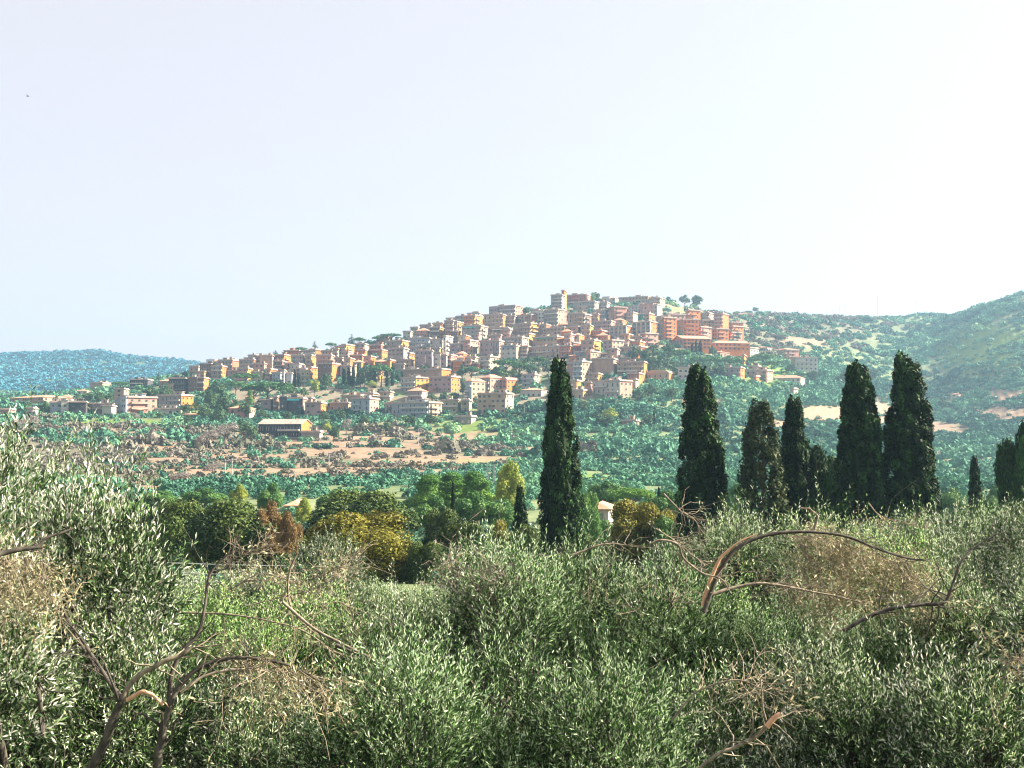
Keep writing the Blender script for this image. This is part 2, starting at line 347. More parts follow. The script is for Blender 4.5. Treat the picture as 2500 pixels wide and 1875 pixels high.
def box_mesh(name, dims, mat):
    m = M(); x, y, z = dims; m.box(-x / 2, x / 2, -y / 2, y / 2, 0, z); return m.mesh(name, mat)
WIN = []
for s_ in SHUT:
    m = M(); m.box(-.42, .42, -.04, .1, 0, 1.3, 0); m.box(-.55, .55, -.12, .1, -.12, -.003, 2); m.box(-.8, -.45, -.07, .1, 0, 1.3, 1); m.box(.45, .8, -.07, .1, 0, 1.3, 1)
    WIN.append(m.mesh('window', [PANE, s_, SLAB]))
for s_ in (SLAB, SHUT[1]):      # shutters closed
    m = M(); m.box(-.45, .45, -.06, .1, 0, 1.3, 0); m.box(-.55, .55, -.12, .1, -.12, -.003, 1); WIN.append(m.mesh('window', [s_, SLAB]))
m = M(); m.box(-.6, .6, -.05, .1, 0, 2.0, 0); m.box(-.72, -.603, -.09, .1, 0, 2.1, 1); m.box(.603, .72, -.09, .1, 0, 2.1, 1); WDOOR = m.mesh('window', [PANE, SLAB])
m = M(); m.box(-1.4, 1.4, -1.2, 1.2, 0, 2.4, 0); m.box(-1.6, 1.6, -1.4, 1.4, 2.403, 2.6, 1); HUT = {}
def hut_mesh(col):
    if col not in HUT:
        m = M(); m.box(-1.5, 1.5, -1.3, 1.3, 0, 2.3, 0); m.box(-1.75, 1.75, -1.55, 1.55, 2.303, 2.5, 1); m.box(-.4, .4, -1.34, -1.2, 0, 1.9, 2); HUT[col] = m.mesh('roof_hut', [WALL[col], FLAT, PANE])
    return HUT[col]
m = M(); m.box(-.35, .35, -.3, .3, 0, 1.5); m.box(-.45, .45, -.4, .4, 1.503, 1.65); CHIM = m.mesh('chimney', FLAT)
m = M(); m.tube([(0, 0, 0), (0, 0, 3.2)], .05, 4); 
for z_ in (2.2, 2.6, 3.0): m.tube([(-.7, 0, z_), (.7, 0, z_)], .03, 4)
ANT = m.mesh('antenna', METAL)
m = M(); m.tube([(0, 0, 0), (0, 0, .1), (0, 0, 1.1), (0, 0, 1.3)], [.6, .62, .62, .2], 10); TANK = m.mesh('water_tank', SLAB, True)
BAL = {}
def bal_mesh(L, col):
    L = max(2, round(L)); k = (L, col)
    if k not in BAL:
        m = M(); h = L / 2; m.box(-h, h, -1.35, -.003, -.18, 0, 1); m.box(-h, h, -1.35, -1.23, .003, .85, 0)
        m.box(-h, -h + .12, -1.227, -.003, .003, .85, 0); m.box(h - .12, h, -1.227, -.003, .003, .85, 0)
        BAL[k] = m.mesh('balcony', [WALL[col] if col in WALL else SLAB, SLAB])
    return BAL[k]
AW = {}
def awn_mesh(L, col):
    k = (round(L), col)
    if k not in AW:
        h = L / 2; m = M(); m.add([(-h, 0, 0), (h, 0, 0), (h, -1.7, -.7), (-h, -1.7, -.7), (-h, 0, .06), (h, 0, .06), (h, -1.7, -.64), (-h, -1.7, -.64)],
            [(0, 1, 2, 3), (7, 6, 5, 4), (3, 2, 6, 7), (0, 3, 7, 4), (1, 5, 6, 2)]); AW[k] = m.mesh('awning', AWN[col])
    return AW[k]

BL = []
def pole_of(Y): return F / Y
def building(x0, xs, x1, yt, yb, col, style='w', col2=None, desc=None, awn=None, awn_row=None, Y=None, name='apartment_block', hut=None, cat='building'):
    """x0..xs shaded front, xs..x1 the side that faces the sun, yt..yb top and foot in the photo.
       style letters: w windows, b balconies, t tiled hip roof, g gabled roof, p plain wall, s stripes of pilasters, c curved roof"""
    if Y is None: g = ground_px(xs, yb)
    else: g = at(xs, yb, Y)
    Yd = g[1]; k = Yd / F
    hgt = max(3.2, (yb - yt) * k); W1 = max(1.5, (xs - x0) * k); W2 = max(.4, (x1 - xs) * k)
    phi = math.atan((xs - 1250) / F)
    sth = min(max(W2 / 12, .12), .86) if W2 < W1 * 1.2 else min(max(W2 / max(12, W2 * 1.08), .3), .93)
    th = math.asin(sth); wd = W1 / math.cos(th); dp = W2 / sth
    if style.startswith('L'): style = style[1:]
    dp = max(dp, 6.0)
    rot = -phi - th; ca, sa = math.cos(rot), math.sin(rot)
    zb = g[2]; cx = g[0] + (-wd / 2) * ca - (dp / 2) * sa; cy = g[1] + (-wd / 2) * sa + (dp / 2) * ca
    e = link(name, None, None, (cx, cy, zb), rot)
    BUILT.append((cx, cy, max(wd, dp) / 2 + 1.5))
    lo = -max(5, wd * .25)
    rr = random.Random(int(x0 * 7 + yt))
    if not desc and 'b' not in style and 'w' in style and yt > 700 and rr.random() < .45: style += 'bf' if rr.random() < .6 else 'b'
    roofh = 0; pitched = any(c in style for c in 'tgc')
    if pitched: roofh = min(hgt * .28, 1.2 + min(wd, dp) * .16)
    wh = hgt - roofh
    m = M(); m.box(-wd / 2, wd / 2, -dp / 2, dp / 2, lo, wh)
    link('wall', m.mesh('wall', WALL[col]), e)
    if col2:          # sunlight on this side is put into its wall colour
        m = M(); m.box(wd / 2 + .003, wd / 2 + .06, -dp / 2, dp / 2, lo, wh - .01); o = link('side_wall', m.mesh('side_wall', WALL[col2]), e); o['label'] = WORD[col2] + ' side wall'
    ov = .5 if pitched else .75
    m = M(); a, b = wd / 2 + ov, dp / 2 + ov
    if 't' in style:
        rl = max(0, a - b) ; rw = max(0, b - a); z0 = wh + .003; z1 = wh + roofh
        m.add([(-a,-b,z0),(a,-b,z0),(a,b,z0),(-a,b,z0),(-rl,-rw,z1),(rl,-rw,z1),(rl,rw,z1),(-rl,rw,z1),(-a,-b,z0+.18),(a,-b,z0+.18),(a,b,z0+.18),(-a,b,z0+.18)],
              [(8,9,5,4),(9,10,6,5),(10,11,7,6),(11,8,4,7),(0,1,9,8),(1,2,10,9),(2,3,11,10),(3,0,8,11),(3,2,1,0)])
        link('roof', m.mesh('roof', TILE), e)
    elif 'g' in style:   # ridge runs along the depth or the longer side
        z0 = wh; z1 = wh + roofh
        if dp > wd: m.add([(-a,-b,z0),(0,-b,z1),(a,-b,z0),(-a,b,z0),(0,b,z1),(a,b,z0),(-a,-b,z0+.25),(0,-b,z1+.25),(a,-b,z0+.25),(-a,b,z0+.25),(0,b,z1+.25),(a,b,z0+.25)],
              [(6,7,10,9),(7,8,11,10),(0,1,7,6),(1,2,8,7),(4,3,9,10),(5,4,10,11),(0,6,9,3),(2,5,11,8),(1,0,3,4),(2,1,4,5)])
        else: m.add([(-a,-b,z0),(-a,0,z1),(-a,b,z0),(a,-b,z0),(a,0,z1),(a,b,z0),(-a,-b,z0+.25),(-a,0,z1+.25),(-a,b,z0+.25),(a,-b,z0+.25),(a,0,z1+.25),(a,b,z0+.25)],
              [(6,9,10,7),(7,10,11,8),(0,3,9,6),(2,8,11,5),(0,6,7,1),(1,7,8,2),(3,4,10,9),(4,5,11,10),(0,1,4,3),(1,2,5,4)])
        link('roof', m.mesh('roof', FLAT if col == 'dark' else TILE), e)
        m = M()
        if dp > wd:
            for yy in (-dp/2 + .05, dp/2 - .05): m.add([(-wd/2, yy, z0 - .2), (wd/2, yy, z0 - .2), (0, yy, z1 - .35)], [(0, 1, 2)])
        else:
            for xx in (-wd/2 + .05, wd/2 - .05): m.add([(xx, -dp/2, z0 - .2), (xx, dp/2, z0 - .2), (xx, 0, z1 - .35)], [(0, 1, 2)])
        link('gable', m.mesh('gable', WALL[col2 or col]), e)
    elif 'c' in style:
        n = 8; P = []
        for q in range(n + 1):
            t_ = q / n * math.pi; P += [(-a * math.cos(t_), -b, wh + .003 + roofh * math.sin(t_)), (-a * math.cos(t_), b, wh + .003 + roofh * math.sin(t_))]
        m.add(P, [(2*q, 2*q+2, 2*q+3, 2*q+1) for q in range(n)]); fr = [P[2*q] for q in range(n+1)]
        for q in range(n): m.add([(0, -b, wh + .003), fr[q], fr[q+1]], [(0, 2, 1)])
        link('roof', m.mesh('roof', WALL[col]), e)
    else:
        m.box(-a, a, -b, b, wh + .003, wh + .28); 
        m.box(-a + .5, a - .5, -b + .5, -b + .65, wh + .283, wh + 1.0); m.box(a - .65, a - .5, -b + .653, b - .5, wh + .283, wh + 1.0)
        link('roof', m.mesh('roof', FLAT), e)
        if hut is not False and wd > 7:
            hw = rr.uniform(-.25, .3) * wd; o = link('roof_hut', hut_mesh(hut or col), e, (hw, rr.uniform(-.1, .2) * dp, wh + .283)); 
            o.scale = (min(1.6, max(.7, wd / 12)) * rr.uniform(.8, 1.4), min(1, dp / 7), rr.uniform(.85, 1.15))
        if hut is not False and wd > 10 and rr.random() < .6:
            o = link('roof_hut', hut_mesh(rr.choice(('cream', 'white', 'pink', col))), e, (-rr.uniform(.15, .32) * wd * (1 if hw > 0 else -1), .1 * dp, wh + .283)); o.scale = (rr.uniform(.7, 1.2), min(.9, dp / 8), rr.uniform(.7, 1))
        for _ in range(rr.randint(1, 3)): link('antenna', ANT, e, (rr.uniform(-.4, .4) * wd, rr.uniform(-.2, .4) * dp, wh + .283))
        if rr.random() < .4: link('water_tank', TANK, e, (rr.uniform(-.4, .4) * wd, rr.uniform(-.3, .4) * dp, wh + .283))
    if (pitched or rr.random() < .5) and name != 'farmhouse': link('chimney', CHIM, e, (rr.uniform(-.3, .3) * wd, rr.uniform(-.1, .3) * dp, wh + (roofh * .45 if pitched else .283)))
    ns = max(1, round(wh / 3.15)); sh = wh / ns
    win = WIN[rr.choice((0, 0, 1, 2))]
    spc = rr.uniform(2.7, 3.6)
    if 'p' not in style:
        n1 = max(1, int(wd / spc)); n2 = max(0, int(dp / (spc * 1.15))) if W2 > 2.2 else 0
        if 's' in style:
            for q in range(n1 + 1):
                m = M(); xx = -wd / 2 + wd * q / max(1, n1); m.box(xx - .3, xx + .3, -dp / 2 - .9, -dp / 2 - .003, lo, wh - .02); link('pilaster', m.mesh('pilaster', SLAB), e)
        bf = 'b' in style
        wing = None
        if wd > 8.5 and wh > 6 and rr.random() < .55 and 's' not in style:
            ww = wd * rr.uniform(.28, .5); wx = rr.choice((-1, 1)) * (wd / 2 - ww / 2) if rr.random() < .6 else rr.uniform(-.2, .2) * wd; wf = max(1, ns - rr.randint(0, 2)); wz = wf * sh - .05 if wf < ns else wh + rr.uniform(.4, 1.6)
            wing = (wx - ww / 2, wx + ww / 2, wf, 1.6); m = M(); m.box(wx - ww / 2, wx + ww / 2, -dp / 2 - 1.6, -dp / 2 + .5, lo, wz, 0); m.box(wx - ww / 2 - .25, wx + ww / 2 + .25, -dp / 2 - 1.85, -dp / 2 + .55, wz + .003, wz + .22, 1)
            link('wing', m.mesh('wing', [WALL[col if rr.random() < .6 else rr.choice(('cream', 'pink', 'white', 'tan'))], FLAT]), e)
        for f in range(ns):
            z = f * sh + sh * .3
            if bf and (f > 0 or wh > 6):
                full = 'f' in style or rr.random() < .55
                bl = wd * .96 if full else wd * .5
                if wing and full: bl = wd - (wing[1] - wing[0]) - .2; bx = (wd / 2 - bl / 2 - .05) * (1 if wing[0] + wing[1] < 0 else -1)
                else: bx = 0 if full else rr.choice((-.22, .22)) * wd
                if not wing or full: link('balcony', bal_mesh(bl, 'white' if rr.random() < .3 else col), e, (bx, -dp / 2, f * sh + .05))
            for q in range(n1):
                xx = -wd / 2 + wd * (q + .5) / n1
                if rr.random() < .12: continue
                wy = -dp / 2 - (1.6 if wing and wing[0] < xx < wing[1] and f < wing[2] else 0)
                if wing and f < wing[2] and wy > -dp / 2 - 1 and min(abs(xx - wing[0]), abs(xx - wing[1])) < .9: continue
                link('window', WDOOR if bf and wy > -dp / 2 - 1 else (win if rr.random() < .7 else WIN[rr.randint(0, 4)]), e, (xx + rr.uniform(-.25, .25), wy, f * sh + .08 if bf else z))
            for q in range(n2):
                if rr.random() < (.1 if W2 > W1 else .45 if not bf else .25): continue
                yy = -dp / 2 + dp * (q + .5) / n2; link('window', win, e, (wd / 2 + (.06 if col2 else 0), yy, z), math.pi / 2)
            if W2 > 5 and ('B' in style) and f > 0:
                link('balcony', bal_mesh(dp * .6, col2 or col), e, (wd / 2 + (.06 if col2 else 0), -dp * .1, f * sh + .05), math.pi / 2)
        if awn:
            rows = awn_row if awn_row is not None else [ns - 1]
            for f in rows: link('awning', awn_mesh(wd * .7, awn), e, (0, -dp / 2 - .01, min(wh - .1, f * sh + sh * .92)))
    BL.append(dict(o=e, x=(x0 + x1) / 2, y=(yt + yb) / 2, col=col, col2=col2, style=style, ns=ns, desc=desc, wide=wd / wh, awn=awn, cat=cat, front=W1 > W2))
    return e

B = building
DATA = [  # lower-left quarter
 (27,105,172,963,990,'cream','wt','cream','long pale stone building with a pink tiled roof at the far left of the valley'),
 (150,170,183,964,984,'white','wt',None,'small white house with a pink roof right of the long stone building'),
 (222,250,271,936,951,'cream','p',None,'pale flat-roofed house under the wooded blue hill'),
 (190,212,221,951,966,'white','wt',None,'tiny house with a low red roof on the far left slope'),
 (280,302,313,952,983,'cream','w',None,'narrow pale tower block left of the bright green lawn'),
 (125,168,172,984,1013,'blue','w','grey','long white three-storey block in the shade above the grey thicket'),
 (172,209,213,984,1013,'dark','w',None,'dark shaded block joined to the long white one'),
 (213,270,281,987,1010,'grey','bf',None,'low grey-blue terraced building between the dark block and the pink house'),
 (250,272,283,992,1020,'white','w',None,'small white house below the grey-blue terraces'),
 (281,313,380,972,1013,'blue','wB','pink','pink house with a pale blue shaded end and a balcony side'),
 (384,442,471,966,1002,'grey','bw','orange','grey block with a sunlit orange end wall and small square windows'),
 (380,440,447,1002,1014,'white','w',None,'white podium building under the block with the orange end'),
 (320,350,362,999,1013,'terracotta','wt',None,'low red-roofed shed in front of the pink house'),
 (449,485,492,1011,1022,'tan','pt',None,'low red roof half hidden in trees below the orange end wall'),
 (319,360,373,928,947,'dark','bf',None,'dark glazed low building on the skyline above the lawn'),
 (389,420,430,925,945,'tan','wt',None,'tan-roofed house left of the dark balcony block'),
 (413,452,460,925,963,'dark','bf',None,'very dark balcony block at the left end of the town'),
 (66,80,92,998,1016,'white','w',None,'small whitish house beside the grey round tree at far left'),
 (0,26,36,1001,1016,'tan','w',None,'stony low house cut by the left edge above the olive sprigs'),
 (460,497,509,925,960,'brown','bf','orange','brown balcony block with an orange-red end above the dark pines'),
 (463,484,490,896,918,'cream','bf'), (504,524,532,878,897,'pink','w','orange'), (488,515,528,889,918,'brown','bf','orange'),
 (494,520,528,912,928,'terracotta','w'), (533,567,585,882,914,'grey','bf','terracotta'), (554,574,584,871,885,'grey','w'),
 (584,619,631,880,912,'grey','bf','orange'), (606,625,642,868,884,'blue','w','orange'), (635,664,670,870,905,'cream','p'),
 (646,668,678,861,874,'pink','pt'), (669,693,710,868,900,'brown','bfB','orange'), (693,730,742,858,871,'terracotta','w'),
 (711,740,746,870,902,'grey','bf'), (745,760,773,868,899,'cream','wB','yellow'), (725,770,798,855,870,'pink','wb','orange'),
 (772,808,816,870,903,'pink','w','tan'), (534,560,569,908,920,'grey','w'), (570,590,600,901,914,'orange','w'),
 (613,640,647,910,935,'green','w',None,'pale green house between the cypresses and the umbrella pine'), (648,660,676,902,932,'cream','w','orange'), (664,684,689,912,936,'blue','wb',None,'pale blue house with blue balconies above the umbrella pine'),
 (688,693,699,905,944,'white','w',None,'slender white tower house above the umbrella pine'), (699,712,716,912,938,'blue','w'), (722,746,754,901,917,'lilac','w'),
 (734,756,761,908,934,'green','bf'), (752,760,779,898,930,'orange','w','orange','bright orange house left of the brown one with the red end wall'),
 (776,810,830,889,934,'brown','w','orange','brown house with a tall sunlit orange-red end wall above round trees'),
 (559,608,623,988,1022,'pink','wt','cream','pinkish villa with a red hip roof and two rows of small dark windows'),
 (599,612,620,967,982,'pink','wt',None,'small house with a red roof above the pinkish villa'),
 (637,660,668,978,1008,'grey','w','white'), (667,676,685,973,1008,'tan','bf'), 
 (684,739,749,974,1010,'dark','w','pink','dark building with a big teal awning and a rounded pink roof','teal'),
 (745,783,796,985,1014,'lilac','w','orange','lilac grey house with dark windows and a pink end right of the teal awning'),
 (751,760,768,976,988,'pink','p',None,'pink roof hut peeping over the lilac grey house'),
 (632,735,761,1024,1068,'dark','wbg','orange','big dark-fronted building with an orange gable end above the brown terraces'),
 (736,780,788,1056,1073,'grey','p',None,'grey retaining wall at the foot of the orange gable'),
 # middle, upper
 (772,804,818,875,901,'pink','w','cream'), (785,810,819,857,876,'cream','w'), (812,825,835,853,878,'cream','bf'), (834,845,865,842,874,'cream','bfB','yellow'),
 (817,845,858,846,869,'yellow','bf'), (866,890,900,843,860,'grey','w'), (866,891,901,857,877,'red','bf','orange','deep red balcony block on the upper slope'),
 (902,930,946,846,869,'red','bf','orange','red block with a long dark awning near the skyline','dark'), (925,932,946,858,880,'terracotta','w','orange'),
 (854,884,894,868,884,'terracotta','w'), (817,835,842,877,900,'pink','w'), (840,855,866,877,900,'cream','w','orange'), (862,882,893,878,902,'tan','wt','orange'),
 (888,905,918,871,895,'pink','w','orange'), (915,945,950,878,902,'terracotta','wt'), (944,952,965,880,902,'orange','p','orange'), (830,855,863,896,926,'grey','w'),
 (862,866,873,895,920,'cream','w','cream'), (925,927,936,907,934,'yellow','w','yellow','narrow yellow house wall glimpsed between the dark cypresses'),
 (920,948,958,821,838,'cream','w'), (946,985,998,853,891,'grey','w'), (944,982,1001,833,862,'grey','wbB','yellow'), (996,1048,1056,828,849,'blue','bw'),
 (984,1002,1010,811,828,'white','w'), (1002,1020,1027,800,817,'green','w'), (1025,1052,1061,795,815,'lilac','w'), (998,1022,1051,848,870,'blue','w','tan'),
 (996,1000,1014,866,897,'tan','w','orange'), (1013,1054,1058,857,902,'lilac','w'), (1049,1080,1086,830,862,'white','bw'), (1082,1088,1106,825,870,'white','wB','white','tall bright white house catching the sun mid-town'),
 (1058,1089,1098,868,905,'lilac','b'), (964,986,994,891,915,'grey','w'), 
 (982,1078,1100,902,926,'tan','p','orange','long beige retaining wall behind the palm tree'),
 (978,1015,1048,925,960,'white','bw','yellow','white block with a sunny yellow side below the palm tree'),
 (1047,1101,1123,922,958,'lilac','wf','orange','long lilac grey block with an orange side right of the palm tree'),
 (996,1030,1044,945,980,'lilac','bt',None,'lilac grey house with a low pitched roof below the palm tree'),
 (937,1047,1079,984,1020,'blue','bfB','cream','long bluish three-storey block with continuous white balconies'),
 (857,902,925,977,1018,'blue','wb','pink','blue-grey four-storey house with a flat pink side wall'),
 (805,850,857,987,1004,'tan','b'), (834,880,906,967,983,'cream','w'), (872,910,923,963,978,'cream','w'), (928,952,961,958,980,'cream','bf'),
 (1054,1072,1079,783,798,'grey','w'), (1089,1116,1126,775,792,'white','w'), (1114,1140,1146,766,780,'tan','bf'), (1141,1170,1181,765,780,'grey','w'),
 (1195,1258,1276,747,775,'lilac','bf','pink','lilac grey block with a blue-green stair tower on the left skyline'), (1180,1228,1238,769,808,'cream','bw','orange'),
 (1152,1160,1178,772,802,'yellow','wB','yellow'), (1085,1106,1116,785,814,'tan','w'), (1108,1116,1131,789,829,'cream','wB','yellow'),
 (1127,1170,1178,798,836,'grey','w',None,'grey house with a round blue-green awning in mid-town','teal'), (1170,1174,1191,798,836,'cream','wB','cream'),
 (1166,1169,1176,816,847,'pink','w','pink'), (1130,1147,1167,832,872,'pink','b','cream'), (1098,1126,1133,841,870,'lilac','w'), (1098,1101,1116,868,902,'pink','w','pink'),
 (1170,1219,1233,834,870,'lilac','wb','pink'), (1190,1222,1231,820,840,'lilac','w','pink'), (1195,1240,1251,803,826,'tan','w',None,None,'white'), (1235,1256,1263,772,800,'grey','bf'),
 (1252,1296,1319,790,828,'tan','bfB','yellow','tan block with tiers of curving yellow balconies'), (1260,1297,1316,770,795,'tan','bf','orange'),
 (1236,1274,1291,825,862,'grey','w','cream'), (1290,1292,1306,817,850,'yellow','bfB','yellow','bright yellow balconied house side in mid-town'),
 (1222,1260,1273,845,880,'white','w','cream','white house with a teal awning left of the cypress tip','blue'), (1170,1196,1219,873,904,'white','w','cream'),
 (1125,1160,1171,873,895,'green','w'), (1300,1360,1379,826,850,'cream','w','orange','cream house with a bright green awning above the pines','green'),
 (1290,1366,1386,848,874,'cream','w','orange'), (1300,1362,1383,756,794,'grey','bf','pink','balcony block with white slabs and a pink end below the red tower'),
 (1322,1360,1374,794,809,'terracotta','pt','orange'), (1325,1378,1401,801,826,'cream','w','yellow'), (1296,1315,1322,758,778,'lilac','w'),
 (1136,1151,1185,923,982,'blue','bt','cream','tall blue-grey and cream block with a low hip roof left of the big cypress'),
 (1175,1196,1228,913,964,'grey','bt','pink','tall pinkish block with a hip roof left of the big cypress'),
 (1224,1237,1265,922,962,'pink','wc','orange','rounded bright orange house left of the big cypress'),
 (1275,1305,1319,917,948,'blue','w','cream'), (1271,1322,1335,946,970,'white','bt',None,'white villa with a red hip roof beside the big cypress'),
 (1081,1118,1127,978,1008,'green','b',None,'pale green block with small balconies at the lower edge of town'), (1126,1145,1152,980,1008,'green','w'),
 (1165,1236,1254,962,1010,'cream','w','cream','big cream house with many dark windows at the foot of town'), (1110,1150,1163,1018,1038,'grey','w',None,'small grey house on the green slope below town'),
 # summit and right
 (1345,1372,1380,722,762,'grey','bf',None,'grey curved wing left of the red tower'),
 (1380,1432,1442,718,745,'red','bf','pink','long red-pink block with ribbon balconies right of the red tower'),
 (1398,1452,1462,737,762,'grey','bf'), (1461,1482,1490,740,760,'grey','bf'), (1465,1502,1512,722,745,'white','wt',None,'white building with an orange roof line on the summit'),
 (1510,1582,1592,725,746,'cream','w',None,'long cream building with a row of dark windows on the summit'), (1551,1612,1624,729,752,'cream','w'),
 (1533,1605,1617,745,772,'white','b'), (1481,1500,1531,750,790,'tan','wB','pink'), (1448,1478,1484,758,788,'blue','bf'), 
 (1387,1424,1430,765,818,'tan','bf','orange'), (1424,1428,1444,770,820,'tan','bfB','brown'), (1448,1492,1502,785,820,'lilac','bf','pink'),
 (1490,1530,1545,797,837,'grey','s','orange','grey block with white pilasters and an orange side'), (1530,1546,1557,765,793,'cream','w'), (1544,1588,1606,789,837,'grey','s','orange','tall grey block with bright orange stripes on its sunny side'),
 (1553,1585,1598,769,785,'pink','w','orange'), (1602,1622,1652,776,833,'tan','bfB','orange','tall orange balcony block right of the striped grey one'), (1604,1640,1673,768,790,'terracotta','bf','pink'),
 (1652,1668,1706,783,824,'orange','bB','orange'), (1472,1495,1524,834,874,'lilac','w','cream','pale house with sunny yellow vertical stripes'), 
 (1397,1400,1421,838,868,'terracotta','w','terracotta','blank terracotta wall right of the cypress tip'), (1418,1450,1467,832,868,'pink','wB','yellow'), (1367,1392,1401,846,872,'terracotta','w','orange'),
 (1403,1445,1467,861,886,'grey','w','tan'), (1399,1421,1446,886,934,'blue','bf','cream','white and blue balcony block with a cream side right of the big cypress'),
 (1445,1498,1508,878,926,'tan','p',None,'big blank greyish-tan wall behind the white and blue block'), (1500,1535,1542,874,890,'cream','w'),
 (1506,1572,1580,886,930,'tan','wb','orange','tan house with a sunlit orange end and iron balconies'), (1531,1560,1572,913,937,'red','w','orange','pink-red house under the tan one'),
 (1388,1408,1418,933,965,'cream','w','yellow'), (1394,1423,1441,955,974,'cream','w','yellow'), (1427,1442,1450,935,960,'pink','w'),
 (1445,1513,1544,932,972,'white','wb','pink','white house with blue balconies and a pink end at the foot of town'), (1542,1552,1560,928,952,'pink','p'),
 (1580,1633,1647,902,936,'cream','wcB','orange','cream house with a rounded gable and orange end above the orchard'), (1656,1692,1704,899,938,'white','w',None,'white gabled house right of the cream rounded one'),
 (1580,1605,1613,881,902,'blue','w',None,'greyish villa half hidden among the park trees'),
 (1743,1765,1779,767,828,'pink','bfB','orange','tall pink-orange block closing the right end of the town'), (1703,1732,1745,765,792,'cream','bf','pink'), (1660,1672,1696,796,822,'yellow','bB','yellow'),
 (1694,1712,1737,800,828,'terracotta','bB','pink'), (1735,1750,1779,805,832,'orange','wB','orange'), 
 (1641,1667,1735,817,852,'lilac','gbB','orange','long block with a blank grey gable and white balconies on an orange side'),
 (1735,1745,1830,833,858,'orange','wtB','orange'), (1730,1758,1782,857,872,'tan','wt'), (1826,1832,1852,850,874,'cream','w','white'), (1832,1872,1886,847,860,'white','wt'),
 (1885,1915,1950,850,868,'cream','wtB','pink'), (1913,1921,1950,855,888,'cream','wB','pink'), (1931,1942,1995,874,905,'white','wB','white','row of white houses at the right end of the town'),
 (1743,1808,1818,898,935,'lilac','b','orange','grey three-storey house with a narrow orange end right of the foreground cypress'),
 (1813,1817,1822,868,900,'orange','p',None,'thin tall brick chimney among the umbrella pines'), (1819,1850,1858,895,912,'tan','w'), (1820,1872,1887,906,934,'pink','w','pink'),
 (1840,1846,1860,920,936,'orange','w','orange','small orange box house below the chimney'),
 (1875,1955,1965,914,944,'white','wbt',None,'long pale loggia house with a pinkish tiled roof on the right slope'), (1930,1938,1948,951,967,'cream','p',None,'small cream hut at the end of the terrace wall'),
 # scattered in the country
 (1518,1552,1562,1030,1048,'tan','bf',None,'tan flat-roofed villa alone in the orchard below town'), (2322,2340,2348,961,970,'white','wt',None,'tiny white house on the right wooded slope'),
]
# farm buildings nearer the grove get a fixed distance
for d in DATA:
    d = list(d) + [None] * (10 - len(d))
    nm = 'retaining_wall' if d[8] and 'retaining wall' in d[8] and 'at the foot' in d[8] else ('chimney_stack' if d[8] and 'chimney among' in d[8] else ('house' if (d[4] - d[3] < 24 or 't' in d[6]) else 'apartment_block'))
    cat = 'wall' if nm == 'retaining_wall' else ('chimney' if nm == 'chimney_stack' else ('house' if nm == 'house' else 'apartment block'))
    e = B(*d[:7], col2=d[7], desc=d[8], awn=d[9], name=nm, cat=cat)
TOPL = ([480,600,700,800,900,1000,1100,1200,1300,1370,1440,1560,1640,1700,1780], [912,884,872,866,856,828,800,780,768,760,760,764,770,782,806])
BOTL = ([480,560,640,700,760,830,900,965,1040,1120,1180,1210,1300,1390,1400,1470,1540,1580,1640,1700,1780], [930,918,925,925,905,905,890,905,915,905,905,876,874,872,930,932,905,835,836,842,846])
def covered(x, y): return any(d_[0] - 1 < x < d_[2] + 1 and d_[3] - 1 < y < d_[4] - 3 for d_ in CORE)
CORE = [list(d) for d in DATA]; rf = random.Random(5); FILL = []
for yy in range(774, 936, 6):
    xx = 486
    while xx < 1780:
        xx += rf.uniform(5, 9)
        if not (np.interp(xx, *TOPL) < yy < np.interp(xx, *BOTL)) or covered(xx, yy) or covered(xx, yy - 5): continue
        wf_, ws_ = rf.uniform(14, 28), rf.uniform(5, 14); hf = rf.uniform(20, 34)
        c1_ = rf.choice(['cream', 'pink', 'tan', 'grey', 'cream', 'white', 'pink', 'terracotta', 'orange', 'tan', 'brown']); c2_ = rf.choice([None, 'orange', 'yellow', 'cream', 'pink', 'orange'])
        st_ = rf.choice(['w', 'bf', 'bfB', 'bfB', 'wt', 'bw', 'wbB', 'wtB', 'bfB'])
        if xx > 1560: wf_, ws_ = rf.uniform(6, 12), rf.uniform(20, 36); c1_ = rf.choice(['orange', 'pink', 'tan']); c2_ = rf.choice(['orange', 'pink', 'orange', 'yellow']); st_ = 'bfB'; hf = rf.uniform(24, 34)
        d_ = (xx - wf_ * .5, xx + wf_ * .5, xx + wf_ * .5 + ws_, yy - hf + 9, yy + 9, c1_, st_, c2_)
        CORE.append(list(d_)); FILL.append(d_)
for d in FILL: B(*d[:7], col2=d[7], name='house' if 't' in d[6] else 'apartment_block', cat='house' if 't' in d[6] else 'apartment block')
print('fill', len(FILL), 'all', len(BL))
# the red stair tower on the summit, the blue-green one on the ridge
def tower(x0, xs, x1, yt, yb, col, desc):
    e = B(x0, xs, x1, yt, yb, col, 'w', col, desc, name='stair_tower', hut=False, cat='tower'); return e
tower(1371, 1378, 1384, 710, 756, 'orange', 'slender red-orange stair tower, highest point of the town')
tower(1224, 1231, 1234, 743, 770, 'blue', 'blue-green stair tower in front of the lilac grey ridge block')

# two small farm buildings between the grove and the fields
def farmhouse(x0, xs, x1, yt, yb, Y, col, desc):
    B(x0, xs, x1, yt, yb, col, 'wt', col, desc, Y=Y, name='farmhouse', cat='house')
farmhouse(700, 733, 748, 1224, 1268, 200, 'white', 'small white house with a flat pink roof behind the rust-coloured tree')
farmhouse(1438, 1484, 1496, 1228, 1290, 150, 'white', 'weathered white house with a broken red roof between oaks')

